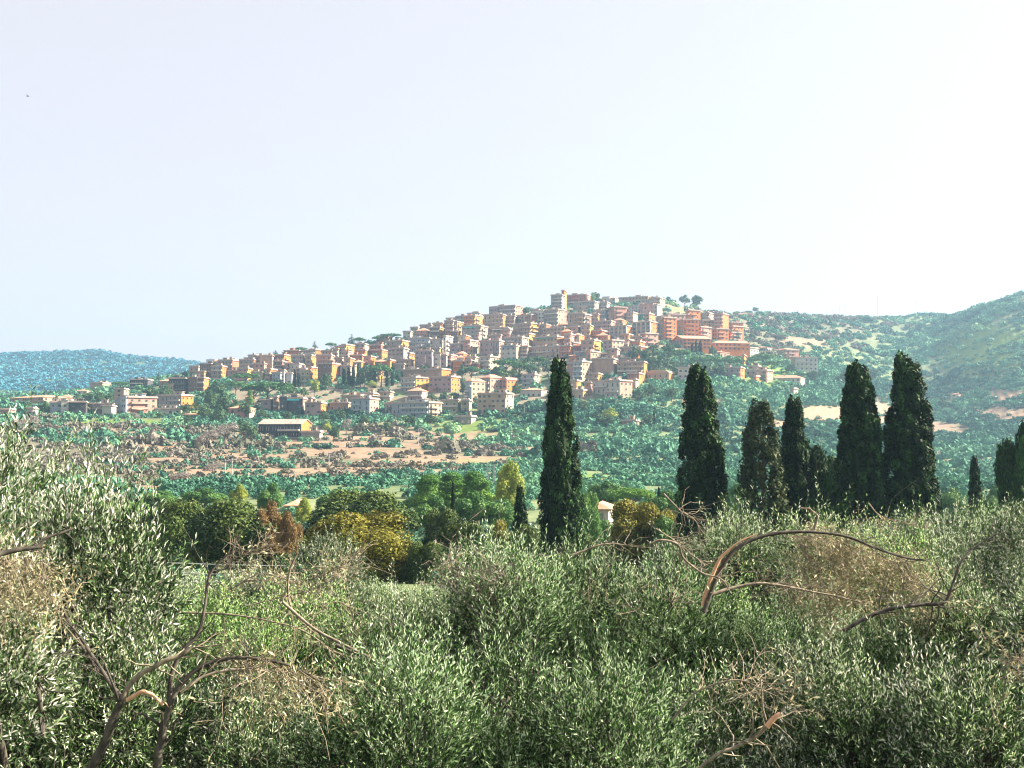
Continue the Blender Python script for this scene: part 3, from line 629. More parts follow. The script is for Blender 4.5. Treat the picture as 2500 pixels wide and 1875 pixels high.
# labels that single each building out
LMK = [(1377,730,'the red stair tower'),(1338,900,'the big cypress tip'),(1713,900,'the second tall cypress'),(1037,905,'the palm tree'),(650,945,'the big umbrella pine'),
       (425,985,'the block with the orange end'),(330,990,'the pink house'),(715,990,'the teal awning'),(700,1045,'the orange gable building'),(810,915,'the red-ended brown house'),
       (1240,900,'the mid-town pine clump'),(925,857,'the red block with dark awning'),(1092,848,'the bright white house'),(1255,760,'the lilac ridge block'),(1285,810,'the yellow curved balconies'),
       (1575,812,'the orange-striped grey block'),(1630,800,'the tall orange balcony block'),(1760,797,'the tall end block'),(1640,870,'the park trees'),(1780,915,'the grey house with orange end'),
       (1545,905,'the tan house with orange end'),(1500,950,'the white house with blue balconies'),(1000,1000,'the long bluish balcony block'),(1340,838,'the green awning'),(1550,735,'the long summit building'),
       (880,995,'the house with flat pink side'),(1860,885,'the bright green pines'),(945,910,'the slim cypress beside the round pine'),(740,850,'the ridge cedars')]
NUMW = {1:'one',2:'two',3:'three',4:'four',5:'five',6:'six',7:'seven',8:'eight',9:'nine'}
def rel(x, y, skip=()):
    c = sorted((((x - a) ** 2 + 1.6 * (y - b) ** 2, a, b, n_) for a, b, n_ in LMK if n_ not in skip))
    _, a, b, n_ = c[0]; dx, dy = x - a, y - b
    if abs(dy) > abs(dx) * .8: v = 'above' if dy < 0 else 'below'
    else: v = 'left of' if dx < 0 else 'right of'
    if abs(dy) > 12 and abs(dx) > 18: v = ('above and ' if dy < 0 else 'below and ') + ('left of' if dx < 0 else 'right of')
    return v + ' ' + n_, n_
used = set()
def base_phrase(b):
    kind = 'house' if b['ns'] <= 2 else 'block'
    f = 'with balconies' if 'b' in b['style'] else ('with a tiled roof' if 't' in b['style'] else ('with a flat roof' if b['ns'] > 1 else ''))
    c = WORD[b['col']] + (' ' + NUMW.get(b['ns'], 'tall') + '-storey ' if b['ns'] > 1 else ' low ') + kind
    if b['col2'] and b['col2'] != b['col']: f = 'with ' + WORD[b['col2']] + ' side'
    return (c + ' ' + f).strip()
for b in BL:
    o = b['o']; o['category'] = b['cat']; o['group'] = 'buildings of the hill town'
    if b['cat'] in ('wall', 'chimney', 'tower'): del o['group']
    if b['desc']: o['label'] = b['desc']; used.add(b['desc'])
for b in BL:
    if b['desc']: continue
    r1, n1_ = rel(b['x'], b['y']); t = base_phrase(b) + ', ' + r1
    b['try'] = t
from collections import defaultdict
dd = defaultdict(list)
for b in BL:
    if 'try' in b: dd[b['try']].append(b)
ORD = ['first', 'second', 'third', 'fourth', 'fifth']
def clip16(t):
    if len(t.split()) <= 16: return t
    a_, b_ = t.split(', ', 1); w_ = a_.split(' with ')[0]; return w_ + ', ' + b_
for t, bs in dd.items():
    if len(bs) == 1: bs[0]['o']['label'] = clip16(t); continue
    bs.sort(key=lambda b: b['x'])
    for i_, b in enumerate(bs):
        b['o']['label'] = clip16(t + ', ' + ('leftmost' if i_ == 0 else 'rightmost' if i_ == len(bs) - 1 else ORD[i_] + ' from left') + ' such')

# ---------------------------------------------------------------- trees: crowns of leaf clumps on tapered trunks
def crown_quads(blobs, n, size, rr, asp=.7, deep=.55, outw=.75, squash=None, low=-.5):
    """blobs: (x, y, z, rx, rz). Leaf clumps through the shell of overlapping lumps"""
    bl = np.array(blobs, float); wgt = bl[:, 3] ** 2; k = rr.choice(len(bl), int(n * 1.6), p=wgt / wgt.sum())
    d = unit(rr.normal(size=(len(k), 3))); d = d[(d[:, 2] > low)]; k = k[:len(d)]
    u = rr.uniform(deep ** 2, 1.08, len(d)) ** .5 * (1 + .14 * np.sin(d[:, 0] * 7 + k) * np.cos(d[:, 2] * 6 + k * 2) + .11 * np.sin(d[:, 0] * 17 + k * 3) * np.sin(d[:, 1] * 15 + k) * np.cos(d[:, 2] * 13))
    rad = np.stack([bl[k, 3], bl[k, 3], bl[k, 4]], 1); c = bl[k, :3] + d * rad * u[:, None]
    keep = np.ones(len(c), bool)
    for q, b in enumerate(bl):
        dd_ = (((c - b[:3]) / np.array([b[3], b[3], b[4]])) ** 2).sum(1); keep &= (dd_ > .5) | (k == q)
    c, d, k = c[keep][:n], d[keep][:n], k[keep][:n]
    _, t, b = leaf_frame(len(c), rr, d, outw); s = size * rr.uniform(.55, 1.45, len(c))
    tint = np.clip(.5 + .22 * np.sin(k * 12.9) + rr.normal(0, .13, len(c)), 0, 1)
    return card(c, t, b, s, s * asp), tint
def tree_meshes(kind, mat, seed, n, size, det=1):
    """unit tree: height 1, crown half width given by the kind; returns (trunk mesh, crown mesh)"""
    rr = np.random.default_rng(seed); T = M(); C = M()
    if kind == 'round':
        bl = [(0, 0, .55, .3, .3)] + [(.27 * math.cos(a), .27 * math.sin(a), z, s, s * .9) for a, z, s in zip(rr.uniform(0, 6.28, 9), rr.uniform(.36, .74, 9), rr.uniform(.13, .22, 9))] + [(rr.uniform(-.1, .1), rr.uniform(-.1, .1), .82, .17, .16)]
        th = .4
    elif kind == 'dome':
        bl = [(0, 0, .4, .4, .38)] + [(.38 * math.cos(a), .38 * math.sin(a), z, s, s * 1.15) for a, z, s in zip(np.arange(20) * 2.4 + rr.uniform(-.3, .3, 20), np.tile([.16, .36, .56, .26, .6], 4), rr.uniform(.11, .21, 20))] + [(.2 * math.cos(a), .2 * math.sin(a), .78, .17, .16) for a in rr.uniform(0, 6.28, 4)]
        th = .3
    elif kind == 'umbrella':
        bl = [(0, 0, .78, .34, .15)] + [(.34 * math.cos(a), .34 * math.sin(a), z, s, s * .55) for a, z, s in zip(np.linspace(0, 6.28, 9)[:-1] + rr.uniform(-.3, .3, 8), rr.uniform(.68, .8, 8), rr.uniform(.15, .22, 8))]
        th = .7
    elif kind == 'pine':
        bl = [(rr.uniform(-.22, .22) * (1.1 - z), rr.uniform(-.22, .22) * (1.1 - z), z, (.12 + .13 * (1 - z)) * rr.uniform(.8, 1.2), .09) for z in np.linspace(.38, .93, 15)]
        th = .85
    elif kind == 'cedar':
        bl = []
        for z in np.linspace(.3, .97, 8):
            L = .42 * (1.02 - z) ** .8
            for a in rr.uniform(0, 6.28, 5): bl.append((L * math.cos(a) * .6, L * math.sin(a) * .6, z, max(.04, L * .5), .035))
        th = .95
    elif kind == 'bare':
        bl = [(0, 0, .6, .3, .3)] + [(.25 * math.cos(a), .25 * math.sin(a), z, s, s) for a, z, s in zip(rr.uniform(0, 6.28, 6), rr.uniform(.4, .8, 6), rr.uniform(.15, .22, 6))]; th = .6
    V, t = crown_quads(bl, n, size, rr, .7 if kind != 'bare' else .25, outw=.75 if kind != 'umbrella' else .5)
    C.quads(V, t)
    T.tube(smooth_path([(0, 0, -.08), (rr.uniform(-.02, .02), 0, th * .4), (rr.uniform(-.03, .03), rr.uniform(-.03, .03), th)], 6), np.linspace(.035, .012, 6), 7)
    for b in bl[1:9]:
        T.tube(smooth_path([(0, 0, th * rr.uniform(.35, .8)), (b[0] * .5, b[1] * .5, b[2] * .85), (b[0], b[1], b[2])], 4), np.linspace(.014, .004, 4), 4)
    return T.mesh('trunk', TTRUNK, True), C.mesh('crown', mat)
def cyp_radius(t, slim=1): return np.interp(t, [0, .05, .2, .38, .55, .72, .86, .94, .98, 1], [.9, .98, 1, .95, .84, .67, .47, .32, .19, .06])
def cypress_meshes(mat, seed, n, size, fat=.1, loose=0.0):
    """upright plumes packed round a column; each plume is a clump of many small sprays"""
    rr = np.random.default_rng(seed); T = M(); C = M(); ph = seed * 1.7
    nt_ = 420 if n > 5000 else 90
    tz = rr.uniform(.0, .97, nt_); ta = rr.uniform(0, 6.283, nt_)
    big = 1 + .17 * (fbm(np.cos(ta) * 1.5 + ph, tz * 6 + ph, 2) - .5) * 2
    tr = cyp_radius(tz) * fat * big * rr.uniform(.55 if loose else .66, .95, nt_)
    lean = .03 * math.sin(ph)
    cen = np.stack([np.cos(ta) * tr + lean * tz ** 2, np.sin(ta) * tr, tz], 1)
    pr = fat * rr.uniform(.16, .3, nt_) * (1 - .4 * tz); phh = rr.uniform(.025, .06, nt_) * (1 if n > 5000 else 1.6)
    k = rr.integers(0, nt_, n); d = unit(rr.normal(size=(n, 3)) + np.stack([np.cos(ta[k]), np.sin(ta[k]), .5 + 0 * k], 1) * .7)
    u = rr.uniform(.5, 1.08, n); c = cen[k] + d * np.stack([pr[k], pr[k], phh[k]], 1) * u[:, None]
    if loose: c += rr.normal(0, .004, c.shape)
    c[:, 2] = np.clip(c[:, 2], 0, 1.02)
    dn = unit(d + rr.normal(0, .5, (n, 3))); upv = unit(d * .5 + np.array([0, 0, 1.]) + rr.normal(0, .45, (n, 3)))
    b = unit(np.cross(dn, upv)); tt = np.cross(b, dn); s = size * rr.uniform(.5, 1.4, n)
    tint = np.clip(.4 + rr.normal(0, .2, nt_)[k] + rr.normal(0, .15, n), 0, 1)
    C.quads(card(c, tt, b, s, s * .42), tint)
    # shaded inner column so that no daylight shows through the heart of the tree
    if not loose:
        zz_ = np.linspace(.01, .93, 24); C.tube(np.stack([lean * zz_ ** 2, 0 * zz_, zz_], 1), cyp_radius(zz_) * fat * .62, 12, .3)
    T.tube([(0, 0, -.04), (0, 0, .4), (.004, 0, .9)], [.014, .01, .003], 7)
    for q in range(10):
        z = .1 + .08 * q; aa = q * 2.4; L = .07 * float(cyp_radius(z)); T.tube([(0, 0, z), (L * math.cos(aa), L * math.sin(aa), z + .08)], [.004, .001], 4)
    return T.mesh('trunk', TTRUNK, True), C.mesh('crown', mat)
def plant(name, ms, loc, h, wd, label, cat, group=None, rotz=None):
    e = link(name, None, None, loc, random.uniform(0, 6.28) if rotz is None else rotz, (wd, wd, h))
    link('trunk', ms[0], e); link('crown', ms[1], e); tag(e, label, cat, group); return e

# town and hillside trees, far away: light meshes shared by all of a kind
FARK = {}
def far_meshes(kind, mat, v, n, size):
    k = (kind, mat.name, v)
    if k not in FARK: FARK[k] = tree_meshes(kind, mat, 100 + v * 7 + len(kind), n, size)
    return FARK[k]
FCYP = [cypress_meshes(CYP, s_, 1500, .035, .1) for s_ in (1, 2)]
GREENT2 = foliage('park_tree_leaves', [(0, (.02, .05, .028)), (.5, (.045, .095, .045)), (1, (.1, .16, .06))], .6, .2, .2)
UMB = foliage('umbrella_pine_needles', [(0, (.02, .06, .03)), (.5, (.045, .12, .045)), (1, (.09, .2, .06))], .6, .2, .2)
CEDARM = foliage('cedar_needles', [(0, (.015, .045, .04)), (.5, (.03, .08, .06)), (1, (.06, .12, .08))], .6, .15, .2)
GREYB = foliage('bare_twigs', [(0, (.12, .1, .09)), (.5, (.2, .175, .16)), (1, (.3, .27, .25))], .8, .2, .1)
TREES = [  # kind, px, top row, foot row, width in px
 ('cedar',672,851,872,28,'small spreading cedar on the ridge, first of the ridge cedars from the left'),('cedar',698,852,866,10,'thin bare conifer between two ridge cedars'),('umbrella',735,842,862,36,'flat-crowned pine on the ridge left of the pointed cedar'),('cedar',768,833,862,26,'pointed little cedar on the ridge between flat pines'),
 ('umbrella',808,835,858,30,'flat-crowned pine on the ridge right of the pointed cedar'),('cedar',858,817,850,30,'tallest star-topped cedar on the ridge line'),('umbrella',876,823,850,36,'flat pine leaning on the tallest ridge cedar'),
 ('umbrella',922,820,842,30,'low dark pine behind the cream penthouse on the ridge'),('umbrella',955,815,838,56,'wide flat dark pine on the ridge line'),('round',1285,750,775,20,'round tree on the skyline left of the red tower'),('round',1455,708,742,24,'windswept round tree on the summit right of the long red block'),('pine',1447,715,748,14,'small dark conifer on the summit beside the windswept tree'),
 ('round',1672,717,748,30,'left of two dark round trees on the bare hilltop'),('round',1700,715,752,32,'right of two dark round trees on the bare hilltop'),('round',1843,747,762,20,'lone round tree on the right-hand ridge'),
 ('umbrella',600,910,950,66,'bright-topped umbrella pine below the grey balcony blocks'),('umbrella',575,928,970,46),('umbrella',655,930,985,116,'widest umbrella pine in the left half of town'),('umbrella',620,938,990,70),('umbrella',690,938,985,50),
 ('round',528,930,980,50),('round',510,955,1010,42),('round',548,965,1015,44),('cypress',541,955,1012,10),('round',575,975,1020,50),('round',598,985,1025,34),('pine',610,955,1005,20),('round',500,985,1030,44),('round',535,990,1045,50),
 ('cypress',719,903,945,8,'slim dark cypress left of a twin, between pale blue and green houses'),('cypress',729,912,945,11),('round',714,940,970,30),('round',742,945,975,26),('lime',768,925,968,26,'yellow-green tree left of the round dark one'),('round',795,912,955,38,'round dark tree in front of the red-ended brown house'),
 ('cypress',840,902,945,13),('cypress',852,900,945,11),('cypress',862,893,945,10,'tall slim cypress left of the narrow yellow wall'),('cypress',874,890,940,9,'tall slim cypress right of the cream strip house'),('round',890,895,945,28),('umbrella',930,886,945,60,'big round-topped pine beside a slim cypress in the left mid-town'),('cypress',958,890,942,8,'slimmest cypress, standing free right of the big round-topped pine'),
 ('lime',908,929,952,28,'small yellow-green tree in front of the dark cypresses'),('round',972,905,932,18),('round',850,938,958,18),('round',880,920,950,26),('round',905,905,945,24),('cypress',915,905,948,9),('cypress',945,908,945,9),
 ('palm',1037,887,926,30,'single palm tree with a shaggy crown in front of the beige wall'),('bare',1003,893,922,20,'leafless tree left of the palm'),
 ('umbrella',1150,895,935,50,'bright-topped pine below the white and green houses'),('round',1128,890,935,30),('umbrella',1235,876,925,66,'bright umbrella pine, left end of the mid-town pine clump'),('umbrella',1268,882,930,50),('round',1210,895,930,40),('round',1290,872,925,44),('umbrella',1315,872,920,50),('round',1340,878,925,36),('round',1225,900,940,50),('round',1255,900,935,44),('round',1300,895,935,40),
 ('round',1130,930,975,20),('round',1085,958,985,30),('round',1055,962,988,28),('round',1110,958,985,26),('round',1260,940,975,24),('round',1160,965,990,18),
 ('round',1548,842,890,36),('round',1575,850,895,36),('round',1600,838,885,40),('round',1630,835,880,36),('umbrella',1662,850,900,48,'bright round umbrella pine in the park below the gabled block'),('cypress',1545,852,888,9),('cypress',1576,868,900,8),('cypress',1605,870,905,8),('round',1620,862,905,44),('round',1590,872,910,36),('round',1560,872,905,30),('round',1640,880,920,40),('round',1610,885,925,36),
 ('cypress',1690,838,868,8,'left of three small cypresses below the white balconies'),('cypress',1699,834,868,7,'middle of three small cypresses below the white balconies'),('cypress',1710,836,868,11,'right of three small cypresses below the white balconies'),
 ('umbrella',1705,868,912,50),('umbrella',1735,868,912,56),('umbrella',1772,870,912,50),('umbrella',1800,872,912,40),('round',1720,885,922,40),('round',1755,888,925,40),('round',1740,845,872,22),
 ('umbrella',1862,860,905,56,'brightest umbrella pine right of the brick chimney'),('umbrella',1885,880,915,50),('umbrella',1840,868,908,36),('round',1932,888,918,32,'round dark tree right of the bright umbrella pines'),('umbrella',1917,905,925,22),('umbrella',1955,908,930,34),('round',1985,904,938,30),('round',1862,912,938,16),
 ('round',1795,808,838,24,'round tree at the foot of the tall pink-orange end block'),
 ('umbrella',295,930,955,46,'wide dark pine on the skyline above the narrow pale tower block'),('round',370,945,980,40),('round',400,940,978,40),('round',425,955,980,26),('round',190,962,990,26),('round',215,958,990,32),('round',240,955,990,34),('round',265,958,990,24),
 ('round',137,967,992,20),('round',110,982,1018,34,'round dark tree at the left end of the long white block'),('cedar',386,907,935,12),('round',450,905,925,18),('round',390,1005,1022,24),('round',455,985,1015,32),('lime',478,978,1008,22,'yellowish tree right of the orange end wall'),
 ('round',460,1012,1040,26),('round',590,1025,1075,60,'large grey-green tree left of the orange gable building'),('bare',550,1030,1085,70,'big leafless greyish tree left of the grey-green one'),('round',618,1040,1080,34),('bare',505,1050,1100,60),('round',640,1000,1030,30),('round',700,1005,1035,30),('round',790,1000,1035,30),('round',830,998,1030,30),('lime',800,1030,1062,30),('round',815,1040,1080,34),('bare',845,1020,1060,34),
 ('bare',75,1010,1050,60,'smoky grey leafless tree at the far left'),('bare',40,1020,1060,50),('bare',330,1005,1030,26),('bare',440,1150,1180,70),('bare',520,1125,1165,60),
 ('round',955,985,1010,20),('round',1000,1015,1045,40),('round',1050,1010,1040,40),('round',940,1030,1060,40),('round',890,1015,1045,30),
 ('round',1340,975,1010,34),('round',1420,975,1010,34),('round',1460,1005,1040,50),('lime',1490,995,1030,40),('round',1480,1015,1048,50),('round',1580,1010,1045,34),('cypress',1597,1005,1040,8),
 ('round',1590,940,975,40),('round',1640,945,980,40),('round',1560,950,985,40),('round',2300,970,1005,30),('round',2060,905,940,40),('round',2130,900,935,40),
]
LMK2 = LMK + [(1530,1040,'the lone orchard villa'),(2335,966,'the tiny white hillside house'),(75,1030,'the smoky grey tree'),(590,1050,'the large grey-green tree'),(110,1000,'the round tree by the long white block')]
TL = []
for q, t in enumerate(TREES):
    kind, px, yt, yb, wp = t[:5]; desc = t[5] if len(t) > 5 else None
    g = ground_px(px, yb); k = g[1] / F; h = (yb - yt) * k * 1.04; wd = wp * k
    g[2] -= .2; BUILT.append((g[0], g[1], wd * .3))
    if kind == 'cypress': e = plant('cypress_tree', FCYP[q % 2], g, h, wd * 5.0, None, 'tree')
    elif kind == 'umbrella': e = plant('umbrella_pine', far_meshes('umbrella', UMB, q % 3, 1300, .035), g, h, wd / 1.05, None, 'tree')
    elif kind == 'cedar': e = plant('cedar_tree', far_meshes('cedar', CEDARM, q % 2, 900, .035), g, h, wd / .8, None, 'tree')
    elif kind == 'pine': e = plant('pine_tree', far_meshes('pine', PINE, q % 2, 1000, .035), g, h, wd / .55, None, 'tree')
    elif kind == 'bare': e = plant('bare_tree', far_meshes('bare', GREYB, q % 2, 1800, .04), g, h, wd / .95, None, 'tree')
    elif kind == 'lime': e = plant('broadleaf_tree', far_meshes('round', LIME, q % 2, 1200, .04), g, h, wd / .9, None, 'tree')
    elif kind == 'palm':
        e = link('palm_tree', None, None, g, 0, (h, h, h)); m = M(); m.tube([(0, 0, -.1), (.02, 0, .4), (0, 0, .72)], [.06, .045, .05], 8); link('trunk', m.mesh('trunk', TTRUNK, True), e)
        m = M(); rr = np.random.default_rng(5)
        for a in np.linspace(0, 6.28, 26)[:-1]:
            el = rr.uniform(-.2, 1.1); P = [(0, 0, .72)]; 
            for s_ in np.linspace(.1, .45, 6): P.append((s_ * math.cos(a), s_ * math.sin(a), .72 + s_ * el - s_ * s_ * 1.4))
            P = np.array(P); sd = np.array([-math.sin(a), math.cos(a), 0]) * .035
            m.quads([[P[u] - sd, P[u + 1] - sd * (1 - u / 7), P[u + 1] + sd * (1 - u / 7), P[u] + sd] for u in range(6)], .4)
        link('crown', m.mesh('crown', UMB), e); e['category'] = 'palm tree'
    else: e = plant('broadleaf_tree', far_meshes('round', GREENT2, q % 4, 1200, .04), g, h, wd / .95, None, 'tree')
    TL.append((e, kind, px, (yt + yb) / 2, desc, h, wp))
KW = dict(cypress='slim dark cypress', umbrella='flat-topped umbrella pine', cedar='small dark cedar', pine='small conifer', bare='leafless grey tree', lime='yellow-green bushy tree', palm='palm', round='dark green round tree')
dd = defaultdict(list)
for e, kind, px, py, desc, h, wp in TL:
    e['group'] = 'trees among and around the hill town'
    if desc: e['label'] = desc; continue
    sz = 'wide ' if wp > 44 else ('small ' if wp < 26 and kind in ('round', 'umbrella', 'lime') else '')
    c = sorted((((px - a) ** 2 + 1.6 * (py - b) ** 2, a, b, n_) for a, b, n_ in LMK2))[0]; dx, dy = px - c[1], py - c[2]
    v = ('above' if dy < 0 else 'below') if abs(dy) > abs(dx) * .8 else ('left of' if dx < 0 else 'right of')
    if math.hypot(dx, dy) < 9: v = 'right beside'
    dd[sz + KW[kind] + ' ' + v + ' ' + c[3]].append((px, e))
for t, bs in dd.items():
    if len(bs) == 1: bs[0][1]['label'] = t; continue
    bs.sort(key=lambda b: b[0])
    for i_, (px, e) in enumerate(bs): e['label'] = t + ', ' + (('leftmost' if i_ == 0 else 'rightmost' if i_ == len(bs) - 1 else ORD[min(i_, 4)] + ' from left') + ' such')

# scrub over the hillsides, thicket, woods on the far hills
def clear_of_built(x, Y):
    ok = np.ones(len(x), bool)
    for bx, by, br in BUILT: ok &= (x - bx) ** 2 + (Y - by) ** 2 > br * br
    return ok
PB = [bush_proto(84, .24, s_) for s_ in range(8)]; PN = [bush_proto(120, .2, 20 + s_) for s_ in range(6)]; PW = [bush_proto(22, .5, 40 + s_) for s_ in range(8)]; PF = [bush_proto(420, .11, 60 + s_) for s_ in range(6)]
def scrub_layer(n, y0, y1, rmin, rmax, protos):
    x, Y = sample(n, y0, y1); z = Zt(x, Y); px, py = pxrow(x, Y, z)
    tan, gr, grey = soil_masks(x, Y, z)
    dens = .45 + 1.1 * (fbm(x / 30, Y / 20, 3) - .35)
    dens = np.where(tan > .5, np.where(px > 1880, .02, .10), dens) * (1 - .6 * gr)
    intown = (py < np.where(px > 1450, 855, 990)) & (px > 560) & (px < 1960) & (Y > 655) & (Y < 1010) & (py < 1000) & (px < 1500 + (1010 - Y) * 1.3 + 150)
    dens = np.where(intown, dens * .2, dens)
    dens = np.where((py < 1230) & (px > 1150), dens * 1.35, dens)
    ok = (r.random(n) < dens) & clear_of_built(x, Y); x, Y, px, py, grey, gr, tan, z = (a[ok] for a in (x, Y, px, py, grey, gr, tan, z)); n = len(x)
    s = r.uniform(rmin, rmax, n) * (.7 + .8 * fbm(x / 50, Y / 50, 2)); s = np.where(tan > .4, s * .6, s); s = np.where(Y > 1100, s * 1.25, s)
    isg = (fbm(x / 28 + 4, Y / 16, 3) + r.normal(0, .05, n) < (.22 + .38 * grey)) & (grey > .15) | ((tan > .3) & (r.random(n) < .5))
    tint = np.where(isg, r.uniform(.0, .2, n), np.clip(.4 + .5 * (fbm(x / 55 + 9, Y / 40, 3) - .3) + r.normal(0, .06, n), .34, 1))
    tint = np.where(gr > .5, np.clip(tint + .2, 0, 1), tint)
    return scatter(n, protos, x, Y, s, tint, r, tall=r.uniform(.75, 1.25, n))
m = M()
for a in ((16000, 1000, 1750, 2.2, 4.0, PB), (30000, 480, 1000, 1.3, 3.0, PB), (6000, 260, 480, 1.0, 2.4, PN), (3500, 260, 420, .8, 2.2, PN), (1500, 120, 262, 1.0, 2.4, PF), (600, 62, 130, .6, 1.6, PF), (2600, 420, 1250, 3.0, 5.2, PN)):
    V, T_ = scrub_layer(*a); m.quads(V, T_)
tag(m.build('scrub', SCRUB), 'dense evergreen scrub and grey thicket covering the valley and hillsides', 'scrub', kind='stuff')
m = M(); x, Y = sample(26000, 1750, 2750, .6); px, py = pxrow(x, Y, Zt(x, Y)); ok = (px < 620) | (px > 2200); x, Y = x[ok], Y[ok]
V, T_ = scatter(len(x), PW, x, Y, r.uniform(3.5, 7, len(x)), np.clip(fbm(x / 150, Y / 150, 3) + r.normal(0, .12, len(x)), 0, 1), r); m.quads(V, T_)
tag(m.build('woods', WOODS), 'haze-blue wooded hill far behind the town on the left', 'woods', kind='stuff')

# ---------------------------------------------------------------- masts, poles, pylons
def mast(px, yt, yb, rr_, label, name='antenna_mast', cat='mast', Y=None, arms=0, group='masts on the right-hand ridge', lattice=False):
    g = ground_px(px, yb) if Y is None else at(px, yb, Y)
    h = (yb - yt) * g[1] / F; e = M()
    if lattice:
        w_ = h * .05
        for sx in (-1, 1):
            for sy in (-1, 1): e.tube([(sx * w_, sy * w_, 0), (sx * w_ * .25, sy * w_ * .25, h)], rr_, 4)
        for q in range(9):
            z0, z1 = h * q / 9, h * (q + 1) / 9; a, b = w_ * (1 - .75 * q / 9), w_ * (1 - .75 * (q + 1) / 9)
            e.tube([(-a, -a, z0), (b, -b, z1)], rr_ * .6, 3); e.tube([(a, -a, z0), (-b, -b, z1)], rr_ * .6, 3)
        for z in (.72, .84, .96): e.tube([(-w_ * 1.7, 0, h * z), (w_ * 1.7, 0, h * z)], rr_ * .8, 4)
    else:
        e.tube([(0, 0, -1), (0, 0, h)], [rr_, rr_ * .6], 6)
        for q in range(arms): e.tube([(-1.1 - q * .3, 0, h * (.93 - .1 * q)), (1.1 + q * .3, 0, h * (.93 - .1 * q))], rr_ * .5, 4)
    o = e.build(name, METAL); o.location = g; tag(o, label, cat, group); return o
for px, yt, yb, rr_, l in [(2018,742,768,.22,'leftmost thin mast on the right-hand ridge'),(2033,745,768,.2,'second thin mast from the left on the ridge'),(2050,735,768,.22,'third mast from the left, slightly taller, on the ridge'),(2064,732,768,.22,'fourth mast from the left on the ridge'),
                            (2103,756,770,.16,'shortest stub mast on the ridge left of the tall one'),(2143,716,772,.3,'tallest mast on the right-hand ridge'),(2199,756,772,.16,'small mast between the two tall right-hand ones'),(2237,734,772,.28,'rightmost tall mast on the ridge near the wooded hill')]:
    mast(px, yt, yb, rr_ * 1.3, l, arms=2 if yt < 740 else 0)
for px, yt, yb, l in [(550,1122,1165,'left of two pale poles in the brown terraces'),(566,1121,1163,'right of two pale poles in the brown terraces'),(1021,1048,1090,'pale pole standing in the tan field below town'),(803,1103,1138,'lone pole in the middle of the brown terraces'),(1280,990,1020,'pole at the foot of town left of the big cypress'),(719,1178,1212,'thin pole behind the rust-coloured tree')]:
    mast(px, yt, yb, .16, l, 'utility_pole', 'pole', arms=1, group='poles in the fields')
mast(1190, 1136, 1190, .07, 'left of two lattice pylons behind the lit pines', 'lattice_pylon', 'pylon', group='lattice pylons', lattice=True)
mast(1206, 1136, 1190, .07, 'right of two lattice pylons behind the lit pines', 'lattice_pylon', 'pylon', group='lattice pylons', lattice=True)

# ---------------------------------------------------------------- oaks, pines and cypresses between the grove and the valley
MIDM = {}
def mid_meshes(kind, mat, v, n, size):
    k = (kind, mat.name, v)
    if k not in MIDM: MIDM[k] = tree_meshes(kind, mat, 300 + v * 13 + len(mat.name), n, size)
    return MIDM[k]
HW = dict(round=.95, dome=1.15, pine=.55, umbrella=1.05, bare=.95, cedar=.8)
def mid(kind, mat, v, px, top, wpx, Y, label, n=26000, size=.0155, name='broadleaf_tree', asp=None):
    g = at(px, 1000, Y); gz = float(Zt(g[0], Y)); zt = at(px, top, Y)[2]; h = zt - gz + .2; wd = wpx * Y / F
    return plant(name, mid_meshes(kind, mat, v, n, size), (g[0], Y, gz - .2), h, wd / HW[kind], label, 'tree', 'trees between the grove and the valley', rotz=v * 1.3)
mid('dome', DARKT, 0, 450, 1208, 190, 104, 'dark round oak at the left end of the belt behind the grove')
mid('dome', DARKT, 1, 595, 1208, 290, 92, 'broad very dark oak left of the rust-coloured tree')
mid('round', RUST, 0, 662, 1217, 84, 90, 'rust-brown tree, left and taller of two in front of the little white house', n=14000, size=.014)
mid('round', RUST, 1, 712, 1244, 70, 88, 'rust-brown tree, right and lower of two in front of the little white house', n=14000, size=.014)
mid('dome', DARKT, 2, 880, 1186, 320, 108, 'long dark oak rising behind the yellow-olive tree')
mid('dome', YELT, 0, 905, 1238, 320, 82, 'big yellow-olive tree in the middle of the belt', n=34000, size=.0135)
mid('dome', DARKT, 3, 1080, 1232, 120, 105, 'dark oak right of the big yellow-olive tree')
mid('dome', DARKT, 0, 1130, 1262, 170, 84, 'dark oak behind the pale silvery olive')
mid('dome', DARKT, 1, 1300, 1275, 130, 90, 'dark oak at the left foot of the big cypress')
mid('dome', GREENT, 2, 1640, 1255, 150, 92, 'dull green tree at the left foot of the second tall cypress')
mid('dome', DARKT, 3, 760, 1300, 150, 100, 'dark oak between the rust-coloured and the big yellow-olive tree')
mid('dome', GREENT, 3, 340, 1215, 150, 110, 'dull green tree at the left end of the oak belt')
mid('dome', YELT, 1, 1232, 1262, 90, 96, 'small brownish-yellow bushy tree left of the big cypress')
mid('dome', YELT, 2, 1555, 1212, 220, 96, 'brownish-yellow oak right of the weathered white house', n=32000, size=.0135)
mid('dome', GREENT, 0, 1440, 1192, 80, 110, 'round dull green oak touching the big cypress on its right')
mid('dome', DARKT, 2, 1400, 1290, 140, 88, 'dark oak at the right foot of the big cypress')
mid('round', LIME, 0, 1245, 1120, 110, 175, 'tall yellow-lit tree left of the big cypress', n=12000)
mid('pine', PINE, 0, 1045, 1160, 95, 180, 'leftmost of three sunlit pines behind the yellow-olive tree', n=20000, size=.012, name='pine_tree')
mid('pine', PINE, 1, 1105, 1154, 95, 185, 'middle of three sunlit pines behind the yellow-olive tree', n=20000, size=.012, name='pine_tree')
mid('pine', PINE, 2, 1165, 1152, 100, 180, 'rightmost of three sunlit pines behind the yellow-olive tree', n=20000, size=.012, name='pine_tree')
